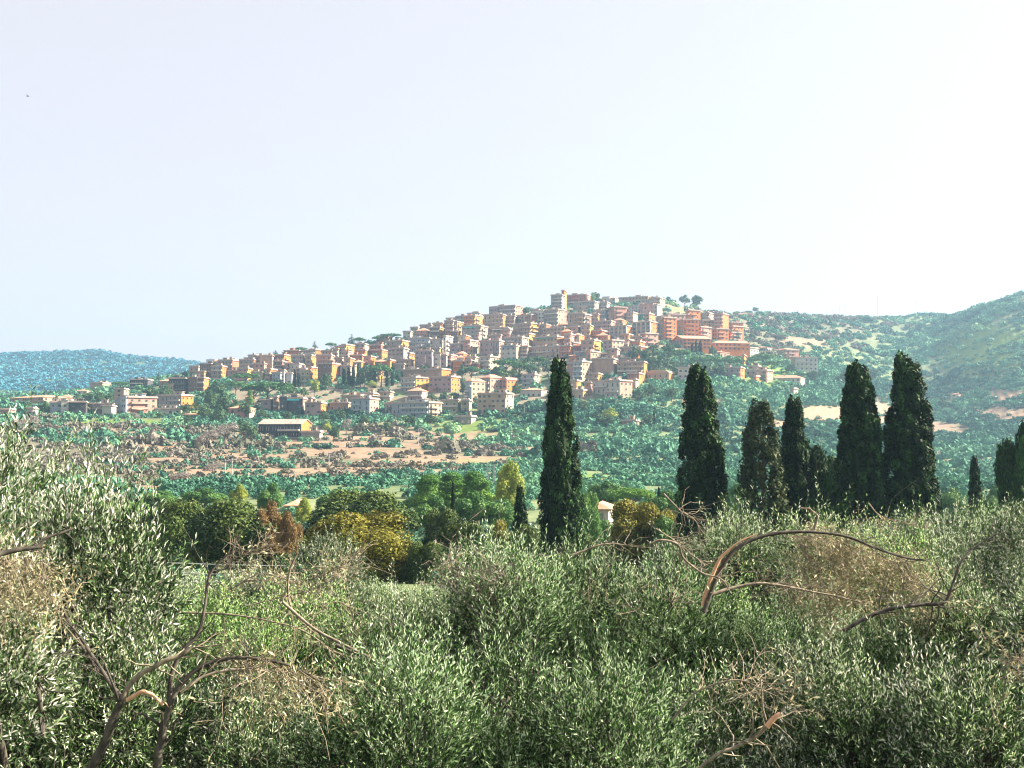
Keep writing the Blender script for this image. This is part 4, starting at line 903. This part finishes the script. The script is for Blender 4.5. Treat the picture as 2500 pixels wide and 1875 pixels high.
mid('round', GREENT, 1, 1055, 1205, 110, 150, 'green tree in shade below the leftmost sunlit pine')
mid('round', GREENT, 2, 1150, 1198, 130, 150, 'green tree in shade below the middle sunlit pine')
mid('round', GREENT, 3, 1225, 1215, 110, 150, 'green tree in shade below the yellow-lit tree')
mid('umbrella', PINE, 3, 1540, 1184, 110, 185, 'bright green umbrella pine behind the brownish-yellow oak', n=9000, name='umbrella_pine')
mid('round', GREENT, 0, 1475, 1172, 90, 190, 'green tree left of the bright umbrella pine')
mid('round', GREENT, 1, 663, 1176, 70, 190, 'dark green tree above the rust-coloured one')
mid('round', LIME, 1, 587, 1180, 50, 195, 'light green tree above the broad dark oak')
mid('round', GREENT, 2, 500, 1190, 110, 200, 'wide green tree behind the leftmost oak')
mid('round', GREENT, 3, 400, 1195, 110, 200, 'green tree behind the sprigs of the near left olive')
mid('round', LIME, 0, 745, 1212, 60, 170, 'light green tree beside the little white house')
mid('round', GREENT, 1, 820, 1192, 100, 195, 'green tree right of the little white house')
mid('round', GREENT, 2, 1620, 1195, 120, 150, 'green tree left of the second tall cypress foot')
mid('round', GREENT, 0, 1790, 1180, 120, 160, 'green tree between the second tall cypress and the loose one')
mid('round', GREENT, 3, 2320, 1190, 100, 170, 'green tree left of the small lone cypress')
mid('round', GREENT, 1, 2420, 1185, 80, 170, 'green tree right of the small lone cypress')
mid('round', CYP, 0, 2496, 1022, 130, 75, 'dark bushy tree cut by the right edge behind the leaning cypress')
mid('dome', DARKT, 3, 1040, 1315, 130, 78, 'dull dark bush between the big yellow-olive tree and the pale silvery olive')
mid('round', CYP, 1, 2002, 1080, 140, 84, 'dark bushy tree between the loose cypress pair and the twin tall ones')
mid('dome', GREENT, 2, 1468, 1262, 100, 118, 'low dull green bush in front of the weathered white house')
CY = [cypress_meshes(CYP, 11, 34000, .0085, .1), cypress_meshes(CYP, 12, 34000, .0085, .1), cypress_meshes(CYP, 13, 30000, .0085, .1), cypress_meshes(CYP2, 14, 16000, .01, .1, .5), cypress_meshes(CYP, 15, 9000, .018, .1), cypress_meshes(CYP, 16, 34000, .0085, .1), cypress_meshes(CYP, 17, 34000, .0085, .1)]
def cypress(v, px, top, wpx, Y, label, rot):
    g = at(px, 1000, Y); gz = float(Zt(g[0], Y)); h = at(px, top, Y)[2] - gz + .3; wd = wpx * Y / F
    plant('cypress_tree', CY[v], (g[0], Y, gz - .3), h, wd / .2, label, 'cypress', 'cypresses at the edge of the grove', rotz=rot)
cypress(0, 1367, 874, 102, 86, 'big dark cypress standing alone near the centre, below mid-town', .4)
cypress(1, 1715, 893, 128, 84, 'second tall cypress, ragged and bulging, below the white gabled house', 2.0)
cypress(3, 1862, 982, 128, 82, 'thin see-through cypress with worn brownish foliage', 1.0)
cypress(2, 1938, 972, 100, 84, 'shorter dark cypress joined to the worn brownish one', 3.0)
cypress(5, 2100, 888, 134, 78, 'left of the two tallest right-hand cypresses standing close together', 4.1)
cypress(6, 2222, 864, 142, 78, 'right of the two tallest right-hand cypresses, most pointed one', 5.2)
cypress(4, 2375, 1118, 40, 95, 'small lone cypress near the right edge', .3)
cypress(5, 2462, 1076, 62, 80, 'cypress under the bushy tree at the right edge', 1.5)
cypress(4, 1106, 1178, 14, 120, 'thin young cypress in front of the sunlit pines', .9)
cypress(4, 1271, 1188, 40, 100, 'small dark cypress left of the big one', 2.2)
cypress(4, 1608, 1190, 14, 150, 'tiny cypress between the oak and the second tall cypress', 2.9)

# ---------------------------------------------------------------- the olive grove
def shoots(P, D, L, nl, ll, lw, rr, tb, C, T, curve=.25, stem=.0022):
    """leafy shoots: opposite leaves along a curving stem. P, D (n,3), L (n,)"""
    n = len(P); up = np.array([0, 0, 1.]); 
    side = unit(np.cross(D, rr.normal(size=(n, 3)))); side2 = np.cross(D, side)
    t = (np.arange(nl) + .5) / nl; t = np.clip(t[None] + rr.normal(0, .02, (n, nl)), .02, 1.02)
    bendv = (up * curve + rr.normal(0, .12, (n, 3)))
    pos = P[:, None] + D[:, None] * (L[:, None] * t)[..., None] + bendv[:, None] * (L[:, None] * t ** 2)[..., None]
    tg = unit(D[:, None] + 2 * bendv[:, None] * t[..., None])
    ph = (np.arange(nl) // 2) * 1.571 + (np.arange(nl) % 2) * math.pi; ph = ph[None] + rr.normal(0, .45, (n, nl))
    s = side[:, None] * np.cos(ph)[..., None] + side2[:, None] * np.sin(ph)[..., None]
    ld = unit(tg * rr.uniform(.8, 1.7, (n, nl, 1)) + s * .85 + rr.normal(0, .12, (n, nl, 3)))
    nrm = unit(np.cross(ld, s) + rr.normal(0, .5, (n, nl, 3))); wv = unit(np.cross(ld, nrm)); nn = np.cross(wv, ld)
    l = ll * rr.uniform(.7, 1.25, (n, nl, 1)) * (1 - .35 * np.abs(t[..., None] - .45)); wdt = lw * rr.uniform(.75, 1.2, (n, nl, 1))
    m0 = pos + ld * l * .5 + nn * l * .06
    V = np.stack([pos, m0 - wv * wdt, pos + ld * l, m0 + wv * wdt], 2).reshape(-1, 4, 3)
    tint = np.clip(tb[:, None] + rr.normal(0, .07, (n, nl)) + (rr.random((n, nl)) < np.clip(.14 + tb[:, None] * .75, 0, .55)) * rr.uniform(.35, .75, (n, nl)), 0, 1).ravel()
    C.quads(V, tint)
    # stems as thin three-sided twigs
    tt = np.array([0, .5, 1.]); sp_ = P[:, None] + D[:, None] * (L[:, None] * tt)[..., None] + bendv[:, None] * (L[:, None] * tt ** 2)[..., None]
    rad = stem * np.array([1.3, 1, .6]); 
    for k in range(3):
        a0, a1 = k * 2.094, (k + 1) * 2.094
        o0 = side * math.cos(a0) + side2 * math.sin(a0); o1 = side * math.cos(a1) + side2 * math.sin(a1)
        for q in range(2):
            T.quads(np.stack([sp_[:, q] + o0 * rad[q], sp_[:, q] + o1 * rad[q], sp_[:, q + 1] + o1 * rad[q + 1], sp_[:, q + 1] + o0 * rad[q + 1]], 1))
def olive_meshes(seed, leafm=None, nsh=700, nl=18, ll=.072, lw=.0066, Rr=2.3, bare=.12, sprigs=230):
    rr = np.random.default_rng(seed); T = M(); C = M(); bl = []
    for q in range(12):
        a = q * 2.4 + rr.uniform(-.4, .4); e = rr.uniform(-.35, 1.15); rad = Rr * rr.uniform(.6, .85) * math.cos(e * .9)
        bl.append((rad * math.cos(a), rad * math.sin(a), 2.8 + 1.7 * math.sin(e) + rr.uniform(-.35, .3), rr.uniform(.45, .8)))
    bl.append((0, 0, 3.6, .7)); bl = np.array(bl)
    # trunk and limbs
    T.tube(smooth_path([(0, 0, -.2), (.08, -.04, .4), (-.06, .05, .9), (.04, 0, 1.35)], 9), np.array([.3, .26, .22, .2, .2, .19, .18, .18, .16]), 10)
    limbs = []
    for q in range(5):
        a = q * 1.2566 + rr.uniform(-.3, .3); P = smooth_path([(.04, 0, 1.2), (.5 * math.cos(a), .5 * math.sin(a), 1.9 + rr.uniform(-.2, .2)), (1.05 * math.cos(a + .2), 1.05 * math.sin(a + .2), 2.7), (1.5 * math.cos(a), 1.5 * math.sin(a), 3.4 + rr.uniform(-.3, .4))], 9)
        T.tube(P, np.linspace(.11, .03, 9), 8); limbs.append(P)
    LP = np.concatenate([p[2:] for p in limbs])
    for b in bl:
        s0 = LP[np.argmin(((LP - b[:3]) ** 2).sum(1))]; mid_ = (s0 + b[:3]) / 2 + rr.normal(0, .12, 3)
        T.tube(smooth_path([s0, mid_, b[:3]], 5), np.linspace(.035, .014, 5), 6)
        for _ in range(12):
            d = unit(rr.normal(size=3) + np.array([0, 0, .3])); e_ = b[:3] + d * b[3] * rr.uniform(.6, 1.0)
            T.tube(smooth_path([b[:3], (b[:3] + e_) / 2 + rr.normal(0, .07, 3), e_], 4), np.linspace(.011, .003, 4), 4)
    k = np.repeat(np.arange(len(bl)), (nsh * (bl[:, 3] / .8) ** 2).astype(int)); n = len(k)
    d = unit(rr.normal(size=(n, 3)) + np.array([0, 0, .15])); P = bl[k, :3] + d * bl[k, 3:4] * rr.uniform(.12, .95, (n, 1)) ** .45
    inside = np.zeros(n, bool)
    D = unit(d * .8 + np.array([.12, 0, .62]) + rr.normal(0, .46, (n, 3))); L = rr.uniform(.2, .46, n)
    g = rr.random(len(bl)) * .3 + .12; tb = g[k] + rr.normal(0, .13, n)
    shoots(P, D, L, nl, ll, lw, rr, tb, C, T)
    # water shoots standing up out of the crown
    k = rr.integers(0, len(bl), sprigs); d = unit(rr.normal(size=(sprigs, 3)) * .6 + np.array([0, 0, 1.])); P = bl[k, :3] + d * bl[k, 3:4] * .8
    shoots(P, unit(np.array([0, 0, 1.]) + rr.normal(0, .3, (sprigs, 3))), rr.uniform(.4, .95, sprigs), 28, ll, lw, rr, np.full(sprigs, .42), C, T, .1, .003)
    # bare pruned twigs
    for _ in range(26):
        b = bl[rr.integers(0, len(bl))]; d = unit(rr.normal(size=3) + np.array([0, 0, .5])); p0 = b[:3] + d * b[3] * .6; L_ = rr.uniform(.4, .9)
        p1 = p0 + d * L_ * .6 + rr.normal(0, .1, 3); p2 = p1 + unit(d + rr.normal(0, .6, 3)) * L_ * .5
        T.tube(smooth_path([p0, p1, p2], 6), np.linspace(.008, .002, 6), 4, mi=1)
    return T.mesh('trunk', [BARK, PALEBARK], True), C.mesh('crown', leafm or LEAF)
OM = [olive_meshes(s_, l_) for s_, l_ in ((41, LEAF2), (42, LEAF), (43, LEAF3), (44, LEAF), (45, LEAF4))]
OFAR = [olive_meshes(s_, LEAF3 if s_ > 51 else LEAF, nsh=150, nl=14, ll=.12, lw=.0145, sprigs=50) for s_ in (51, 52)]
ONEAR = olive_meshes(61, LEAF3, nsh=520, nl=20, ll=.082, lw=.0082, Rr=2.1, sprigs=420)
OL = {}
def olive(key, px, Y, top, v, label, wid=1.0, rot=None, ms=None):
    g = at(px, 1300, Y); gz = float(Zt(g[0], Y)); s = (at(px, top, Y)[2] - gz) / 5.35
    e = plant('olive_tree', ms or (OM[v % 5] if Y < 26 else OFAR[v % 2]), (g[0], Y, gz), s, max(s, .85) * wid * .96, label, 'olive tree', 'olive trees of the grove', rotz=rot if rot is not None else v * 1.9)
    OL[key] = e; return e
olive('left', -60, 10.2, 1120, 0, 'tall near olive with silvery sprigs filling the left edge', .86, .3, ms=ONEAR)
rows = [ # bottom row, nearest
 ('a0', 20, 9.6, 1560, 1, 'olive at the bottom left corner under the dry tan twigs'),
 ('a1', 430, 10.2, 1700, 2, 'olive whose forked arching limbs cross the lower left'),
 ('a2', 830, 10.0, 1690, 3, 'olive with brown broken twigs at the bottom, left of centre'),
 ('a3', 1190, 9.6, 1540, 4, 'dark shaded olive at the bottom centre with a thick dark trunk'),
 ('a4', 1530, 10.2, 1640, 1, 'olive at the bottom right of centre behind the snapped pinkish limb'),
 ('a5', 1890, 9.8, 1650, 2, 'olive with a snapped pinkish limb at the bottom right'),
 ('a6', 2260, 10.0, 1600, 3, 'bright green olive at the bottom, left of the right corner'),
 ('a7', 2560, 9.4, 1500, 2, 'olive filling the bottom right corner'),
 ('b1', 330, 15.5, 1520, 3, 'olive with a dark trunk seen under the near left olive'),
 ('b2', 640, 14.6, 1420, 0, 'olive with pale bare curly twigs standing out of its top, left of centre'),
 ('b3', 900, 14.4, 1470, 1, 'olive crossed by the long slanting broken limb'),
 ('b4', 1120, 14.8, 1400, 2, 'olive with grey-brown dead tips left of the dark central one'),
 ('b5', 1400, 13.2, 1320, 4, 'large shaded olive in the centre foreground'),
 ('b6', 1640, 14.0, 1430, 0, 'olive in front of the foot of the big arched limb'),
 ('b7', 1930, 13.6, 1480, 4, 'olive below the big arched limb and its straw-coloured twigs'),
 ('b8', 2230, 14.0, 1470, 2, 'olive with the dark crooked limb on the right'),
 ('b9', 2500, 13.4, 1380, 3, 'olive at the right edge above the corner one'),
 ('c1', 480, 21, 1400, 1, 'olive behind the bare curly twigs, in front of the broad dark oak'),
 ('c2', 720, 20, 1335, 2, 'olive with upright sprigs in front of the rust-coloured tree'),
 ('c3', 1010, 21, 1425, 3, 'small olive in front of the yellow-olive tree'),
 ('c4', 1185, 27, 1300, 0, 'pale silvery olive left of the big cypress foot'),
 ('c5', 1560, 18.5, 1330, 1, 'olive with curly bare twigs right of the brownish-yellow oak'),
 ('c6', 1760, 18, 1290, 2, 'olive in front of the second tall cypress foot'),
 ('c7', 1930, 17.5, 1245, 3, 'olive carrying the big arched snapped limb'),
 ('c8', 2110, 18, 1280, 0, 'olive in front of the twin tall cypresses'),
 ('c9', 2300, 19, 1275, 1, 'olive below the small lone cypress'),
 ('c10', 2480, 17, 1265, 2, 'olive at the right edge, upper of two there'),
 ('d1', 2420, 33, 1212, 0, 'pale rounded olive right of the small lone cypress foot'),
 ('d2', 2270, 31, 1232, 1, 'pale rounded olive just left of the small lone cypress foot'),
 ('d3', 2560, 31, 1222, 0, 'pale olive cut by the right edge below the bushy tree'),
 ('d4', 1290, 24, 1345, 1, 'olive at the foot of the big cypress'),
 ('d5', 600, 31, 1395, 0, 'small olive at the far side of the grassy gap'),
 ('d6', 440, 40, 1385, 1, 'greyish olive beyond the wire fence on the left'),
 ('d7', 860, 36, 1405, 0, 'olive just in front of the big yellow-olive tree'),
 ('d8', 2150, 40, 1262, 1, 'pale olive right behind the bare forked twigs at the cypress foot'),
]
for q, rw in enumerate(rows): olive(*rw)

# ---- broken and bare limbs, dry sprays: children of their trees
def child_of(key, name, mbuild, mats, label=None, smooth=True):
    e = OL[key]; bpy.context.view_layer.update()
    inv = np.array(Matrix.LocRotScale(e.location, e.rotation_euler, e.scale).inverted())
    for a_ in range(len(mbuild.v)): mbuild.v[a_] = (np.c_[mbuild.v[a_], np.ones(len(mbuild.v[a_]))] @ inv.T)[:, :3].astype(np.float32)
    o = mbuild.build(name, mats, e, smooth)
    if label: o['label'] = label
    return o
def pts(L, Y, dY=0): return np.array([at(p[0], p[1], Y + dY * i_ / max(1, len(L) - 1)) for i_, p in enumerate(L)])
def twigs(m, P, n, rr, L=(.25, .7), r0=.006, droop=-.3, mi=0, curl=.25, cont=None):
    """thin crooked twigs leaving points of the path P; returns their points"""
    out = []
    for _ in range(n):
        k = rr.integers(0, len(P) - 1); t = rr.random(); p = P[k] * (1 - t) + P[k + 1] * t; d = unit(unit(P[k + 1] - P[k]) * .7 + rr.normal(0, .55, 3) + np.array([0, 0, droop]))
        l = rr.uniform(*L); Q = [p]
        for s_ in range(5): d = unit(d + rr.normal(0, curl, 3) + np.array([0, 0, droop * .25])); Q.append(Q[-1] + d * l / 5)
        Q = np.array(Q); m.tube(Q, np.linspace(r0, r0 * .3, 6), 4, mi=mi); out.append(Q)
    return out
def limb(key, L, Y, r0, r1, label=None, dY=0, ntw=14, mats=None, name='broken_limb', n=30, seed=1, tw=(.2, .6), mi=0):
    r0 *= .76; r1 *= .7; ntw = int(ntw * 1.6)
    rr = np.random.default_rng(seed); m = M(); P = smooth_path(pts(L, Y, dY), n); P += np.repeat(rr.normal(0, min(r0, .03) * .5, (n // 4 + 2, 3)), 4, 0)[:n] * np.sin(np.linspace(0, 3.14, n))[:, None] * .6 if n > 8 else 0; P[1:-1] = (P[:-2] + 2 * P[1:-1] + P[2:]) / 4
    rad = np.linspace(r0, r1, n) * (1 + .06 * np.sin(np.arange(n) * .9 + seed)); m.tube(P, rad, 9, mi=mi)
    Q = twigs(m, P[n // 4:], ntw, rr, tw, max(.004, r1 * .5), 0)
    child_of(key, name, m, mats or [BARK, WOOD], label); return P, Q
def dry(key, P, nt_, nl, seed, label, L=(.4, 1.0), droop=-.8, mat=None, tw=None, ll=.06):
    """hanging dead spray: fine twigs and dry leaves"""
    rr = np.random.default_rng(seed); m = M(); Q = twigs(m, P, nt_, rr, L, .004, droop); sub = []
    for q in Q[:]: 
        for _ in range(4):
            k = rr.integers(1, 5); d = unit(q[k] - q[k - 1] + rr.normal(0, .7, 3)); a = q[k]; b_ = a + d * .14; c_ = b_ + unit(d + rr.normal(0, .5, 3)) * .13
            m.tube([a, b_, c_], [.003, .0025, .0012], 3); sub.append(np.array([a, b_, c_]))
    child_of(key, 'dry_twigs', m, tw or PALEBARK, None, False)
    if nl:
        m = M(); S_ = sub + Q; ks = rr.integers(0, len(S_), nl); p = np.array([S_[k][rr.integers(1, len(S_[k]))] for k in ks]) + rr.normal(0, .03, (nl, 3))
        d, t, b = leaf_frame(nl, rr); s = ll * .5 * rr.uniform(.6, 1.3, nl); m.quads(card(p + t * s[:, None], t, b, s, s * .24), np.clip(rr.normal(.5, .25, nl), 0, 1))
        child_of(key, 'dry_leaves', m, mat or DRY, label, False)
# the big arch on the right
A1, _ = limb('c7', [(1718,1495),(1745,1420),(1790,1345),(1870,1305),(1960,1297),(2060,1305),(2130,1335),(2210,1362),(2260,1368)], 11.8, .036, .013, 'dark snapped limb bowed over in a long arch', .6, 26, seed=3)
limb('c7', [(1716,1480),(1728,1430),(1762,1360),(1800,1325),(1850,1303)], 11.86, .034, .009, 'freshly torn pinkish wood along the arched limb', 0, 0, [WOOD], 'torn_wood', seed=4)
A2, _ = limb('c7', [(1738,1452),(1790,1435),(1870,1424),(1940,1436),(2020,1450),(2100,1470)], 12.1, .028, .01, 'pale lower bough springing from under the arch', .3, 18, [PALEBARK], 'bough', seed=5)
limb('c7', [(1985,1297),(1995,1262),(1980,1245),(1955,1240)], 12.5, .022, .012, 'short pale stub rising from the arch', 0, 0, [PALEBARK], 'stub', seed=6)
dry('c7', A1[13:] + np.array([.1, .75, -.12]), 150, 5500, 7, 'straw-coloured dead twigs and leaves hanging from the arch', (.4, 1.0), -.6, ll=.05)
dry('c7', A2[14:] + np.array([0, .3, 0]), 60, 1500, 8, None, (.3, .7), -.1)
# crooked dark limb further right
limb('b8', [(2060,1540),(2110,1510),(2170,1488),(2250,1478),(2305,1472),(2322,1440)], 11.3, .03, .026, 'dark crooked limb with a sawn end', .2, 10, seed=9)
limb('b8', [(2322,1440),(2345,1375),(2380,1335),(2440,1300)], 11.4, .02, .006, 'dark branch rising from the crooked limb', .3, 14, name='branch', seed=10)
# curls above the centre
limb('b6', [(1585,1330),(1615,1318),(1655,1330),(1672,1365),(1715,1400),(1760,1412),(1785,1450)], 11.6, .02, .009, 'thin curly bent branch', .1, 12, [PALEBARK], 'branch', seed=11)
limb('b5', [(1400,1355),(1450,1335),(1490,1327),(1545,1335)], 11.2, .016, .008, 'pale thin branch lying across the top', .1, 8, [PALEBARK], 'branch', seed=12)
limb('b6', [(1600,1290),(1660,1330),(1720,1380)], 12.0, .012, .008, None, .1, 12, [PALEBARK], 'branch', seed=13)
limb('c8', [(2120,1228),(2150,1260),(2200,1275),(2270,1290)], 16.5, .014, .006, 'pale bare forked twigs at the foot of the tall cypresses', .1, 18, [PALEBARK], 'branch', seed=14, tw=(.3, .9))
limb('c5', [(1620,1205),(1660,1245),(1700,1275),(1710,1330)], 15.5, .015, .007, 'pale bare twigs in front of the second cypress', .1, 20, [PALEBARK], 'branch', seed=15, tw=(.3, .8))
# lower left forks
limb('a1', [(215,1900),(262,1790),(292,1722),(300,1705)], 8.2, .05, .036, 'forked bark-covered trunk limb, left one', 0, 3, name='limb', seed=16)
limb('a1', [(298,1708),(262,1655),(215,1585),(180,1535)], 8.25, .028, .012, None, .3, 10, name='branch', seed=17)
limb('a1', [(298,1708),(325,1665),(380,1625),(440,1600),(470,1580)], 8.2, .028, .02, 'thick pale cut bough', .1, 5, [PALEBARK], 'bough', seed=18)
limb('a1', [(415,1720),(418,1650),(445,1590),(485,1545),(500,1480),(512,1400),(560,1350)], 8.3, .028, .012, 'dark branch climbing from the fork', .4, 16, name='branch', seed=19)
limb('a1', [(380,1900),(395,1800),(415,1720)], 8.2, .045, .036, 'forked bark-covered trunk limb, right one', 0, 3, name='limb', seed=20)
C1, _ = limb('a1', [(415,1720),(440,1670),(490,1628),(560,1608),(640,1612),(720,1632),(790,1665)], 8.2, .028, .011, 'bough bent over in a low arch', .3, 22, name='broken_limb', seed=21)
limb('a1', [(440,1690),(500,1650),(600,1635),(680,1640)], 8.15, .018, .008, None, .2, 10, [PALEBARK], 'branch', seed=22)
limb('a1', [(310,1710),(345,1690),(375,1698),(398,1722)], 8.15, .022, .016, 'short peeled pinkish hook of wood', 0, 1, [WOOD], 'stub', seed=23)
dry('a2', C1[12:], 36, 700, 24, 'reddish-brown broken twigs below the low arch', (.3, .8), -.6, DRY)
# long slanting limb
D1, _ = limb('b3', [(690,1470),(760,1530),(830,1572),(890,1600),(960,1640),(1030,1690),(1100,1742)], 10.6, .02, .016, 'long slanting limb stripped to pale wood at its lower end', -.4, 14, [PALEBARK], 'broken_limb', seed=25)
limb('b3', [(820,1575),(890,1605),(975,1655),(1000,1672)], 10.62, .026, .02, 'dark bark of the slanting limb', 0, 4, name='limb', seed=26)
limb('b3', [(430,1495),(560,1500),(680,1520),(760,1550),(830,1610)], 10.9, .014, .007, None, .1, 16, [PALEBARK], 'branch', seed=27)
limb('b2', [(725,1350),(706,1400),(704,1460),(720,1500),(760,1540)], 11.0, .014, .012, 'pale upright bare twig', .1, 16, [PALEBARK], 'branch', seed=28, tw=(.3, .8))
for q, L_ in enumerate([[(560,1440),(640,1400),(720,1420),(800,1400),(870,1360)], [(600,1480),(680,1460),(760,1440),(840,1400)], [(500,1420),(580,1360),(660,1330)], [(780,1480),(830,1470),(860,1500),(870,1560)]]):
    P_, _ = limb('b2', L_, 11.4 + q * .3, .009, .004, None, .2, 14, [PALEBARK], 'branch', seed=30 + q)
    if q < 3: dry('b2', P_, 14, 150, 40 + q, None, (.2, .55), -.15)
# left edge
limb('left', [(-40,1365),(30,1345),(80,1335),(120,1312),(180,1290)], 7.8, .03, .012, 'dark bough entering at the left edge', .3, 8, name='bough', seed=50)
P_ = pts([(-90,1370),(-20,1365),(60,1360),(110,1375)], 8.6)
dry('a0', P_, 60, 3000, 51, 'tan dead leaves hanging in a curtain at the left edge', (.3, .75), -.8, ll=.042)
limb('a0', [(20,1500),(45,1560),(75,1620),(95,1690),(105,1800)], 9.0, .014, .03, None, 0, 8, name='branch', seed=52)
limb('a0', [(150,1480),(190,1560),(240,1640)], 8.9, .014, .02, None, 0, 8, name='branch', seed=53)
# bottom right snapped limb, bottom centre trunk
limb('a5', [(1680,1900),(1740,1850),(1800,1820),(1850,1795),(1880,1760)], 8.2, .016, .024, 'pale limb at the bottom right', 0, 8, [PALEBARK], 'limb', seed=54)
limb('a5', [(1872,1775),(1890,1752),(1905,1742)], 8.15, .03, .02, 'torn pinkish end of the limb', 0, 0, [WOOD], 'torn_wood', n=6, seed=55)
P_ = pts([(1700,1700),(1780,1660),(1850,1660),(1900,1690)], 8.5); dry('a5', P_, 14, 150, 56, None, (.2, .6), -.1)
limb('a5', [(1640,1760),(1700,1690),(1790,1660),(1860,1680)], 8.4, .012, .006, None, 0, 10, [PALEBARK], 'branch', seed=57)
limb('a3', [(1160,1990),(1168,1890),(1182,1810),(1212,1755),(1236,1700)], 9.9, .11, .08, 'thick dark trunk leaning right', .5, 0, name='limb', seed=58)
limb('b1', [(362,1660),(368,1560),(376,1470),(384,1380)], 12.5, .1, .085, 'dark upright trunk below the silvery crown', 0, 0, name='limb', seed=59)
P_ = pts([(1040,1400),(1100,1380),(1170,1400),(1200,1450)], 12.2); dry('b4', P_, 30, 700, 60, 'grey-brown dead tips', (.3, .8), -.35, GREYB)
P_ = pts([(2420,1650),(2460,1600),(2540,1620)], 8.5); dry('a7', P_, 26, 600, 61, 'dry greyish twigs near the right edge', (.4, .9), -.4)
P_ = pts([(1440,1480),(1540,1440),(1650,1470)], 11.4); dry('b6', P_, 14, 60, 62, None, (.2, .5), 0)

# grass in the grove (stuff)
GR = foliage('grass_blades', [(0, (.05, .11, .02)), (.5, (.1, .2, .03)), (1, (.2, .32, .06))], .6, .3, .2)
rr = np.random.default_rng(77); n = 60000; Y = np.sqrt(rr.uniform(9 ** 2, 48 ** 2, n)); x = rr.uniform(-.55, .55, n) * Y; z = Zt(x, Y)
P = np.stack([x, Y, z], 1); a = rr.uniform(0, 6.28, n); h = rr.uniform(.08, .28, n)[:, None]; sd = np.stack([np.cos(a), np.sin(a), 0 * a], 1) * .012 * (Y[:, None] / 12); ln = rr.normal(0, .06, (n, 3)); ln[:, 2] = 0
V = np.stack([P - sd, P + sd, P + sd * .2 + ln + h * np.array([0, 0, 1.]), P - sd * .2 + ln + h * np.array([0, 0, 1.])], 1)
m = M(); m.quads(V, np.clip(rr.normal(.5, .2, n), 0, 1)); tag(m.build('grass', GR), 'bright green grass under the olive trees', 'grass', kind='stuff')
# wire fence behind the grassy gap, seen as pale lines
e = link('wire_fence', None, None, at(420, 1400, 30)); e.location.z = float(Zt(e.location.x, 30)); tag(e, 'pale wires of a fence stretched behind the left part of the grove', 'fence')
base = np.array(e.location)
for r1_, r2_ in ((1397, 1407), (1421, 1417), (1374, 1382)):
    m = M(); m.tube(smooth_path([at(400, r1_, 30) - base, at(560, (r1_ + r2_) / 2 + 1, 30) - base, at(720, r2_, 30) - base], 8), .012, 4); link('wire', m.mesh('wire', METAL), e)
for px_ in (402, 560, 718):
    m = M(); p = at(px_, 1380, 30) - base; m.tube([(p[0], p[1], -.3), (p[0], p[1], p[2] + .15)], .035, 6); link('post', m.mesh('post', TTRUNK), e)
# one bird high on the left
m = M(); m.tube([(0, -.28, 0), (0, -.1, .01), (0, .12, .02), (0, .24, .0)], [.012, .07, .06, .015], 8)
for s_ in (-1, 1): m.add([(s_ * .05, -.02, .03), (s_ * .4, .06, .16), (s_ * .75, -.1, .1), (s_ * .35, -.14, .1), (s_ * .05, -.14, .02)], [(0, 1, 3), (0, 3, 4), (1, 2, 3)])
o = m.build('bird', noisy('bird_feathers', (.03, .03, .03), (.07, .07, .07), 6)); o.location = at(68, 235, 170); o.rotation_euler = (0, 0, 1.2); tag(o, 'tiny dark bird flying high on the left of the sky', 'bird')

# ---------------------------------------------------------------- haze
HZ = bpy.data.materials.new('haze'); HZ.use_nodes = True; n = HZ.node_tree; n.nodes.clear()
vol = n.nodes.new('ShaderNodeVolumePrincipled'); out = n.nodes.new('ShaderNodeOutputMaterial'); n.links.new(vol.outputs[0], out.inputs['Volume'])
vol.inputs['Color'].default_value = (.42, .7, 1.0, 1); vol.inputs['Density'].default_value = .00016; vol.inputs['Anisotropy'].default_value = .35
zlo, zhi = float(ZZ.min()) - 1, float(max(ZZ.max(), 15)) + 30; m = M(); m.box(-4100, 4100, -140, 3020, zlo, zhi)
tag(m.build('haze', HZ), 'thin blue haze over the valley', 'haze', kind='stuff')
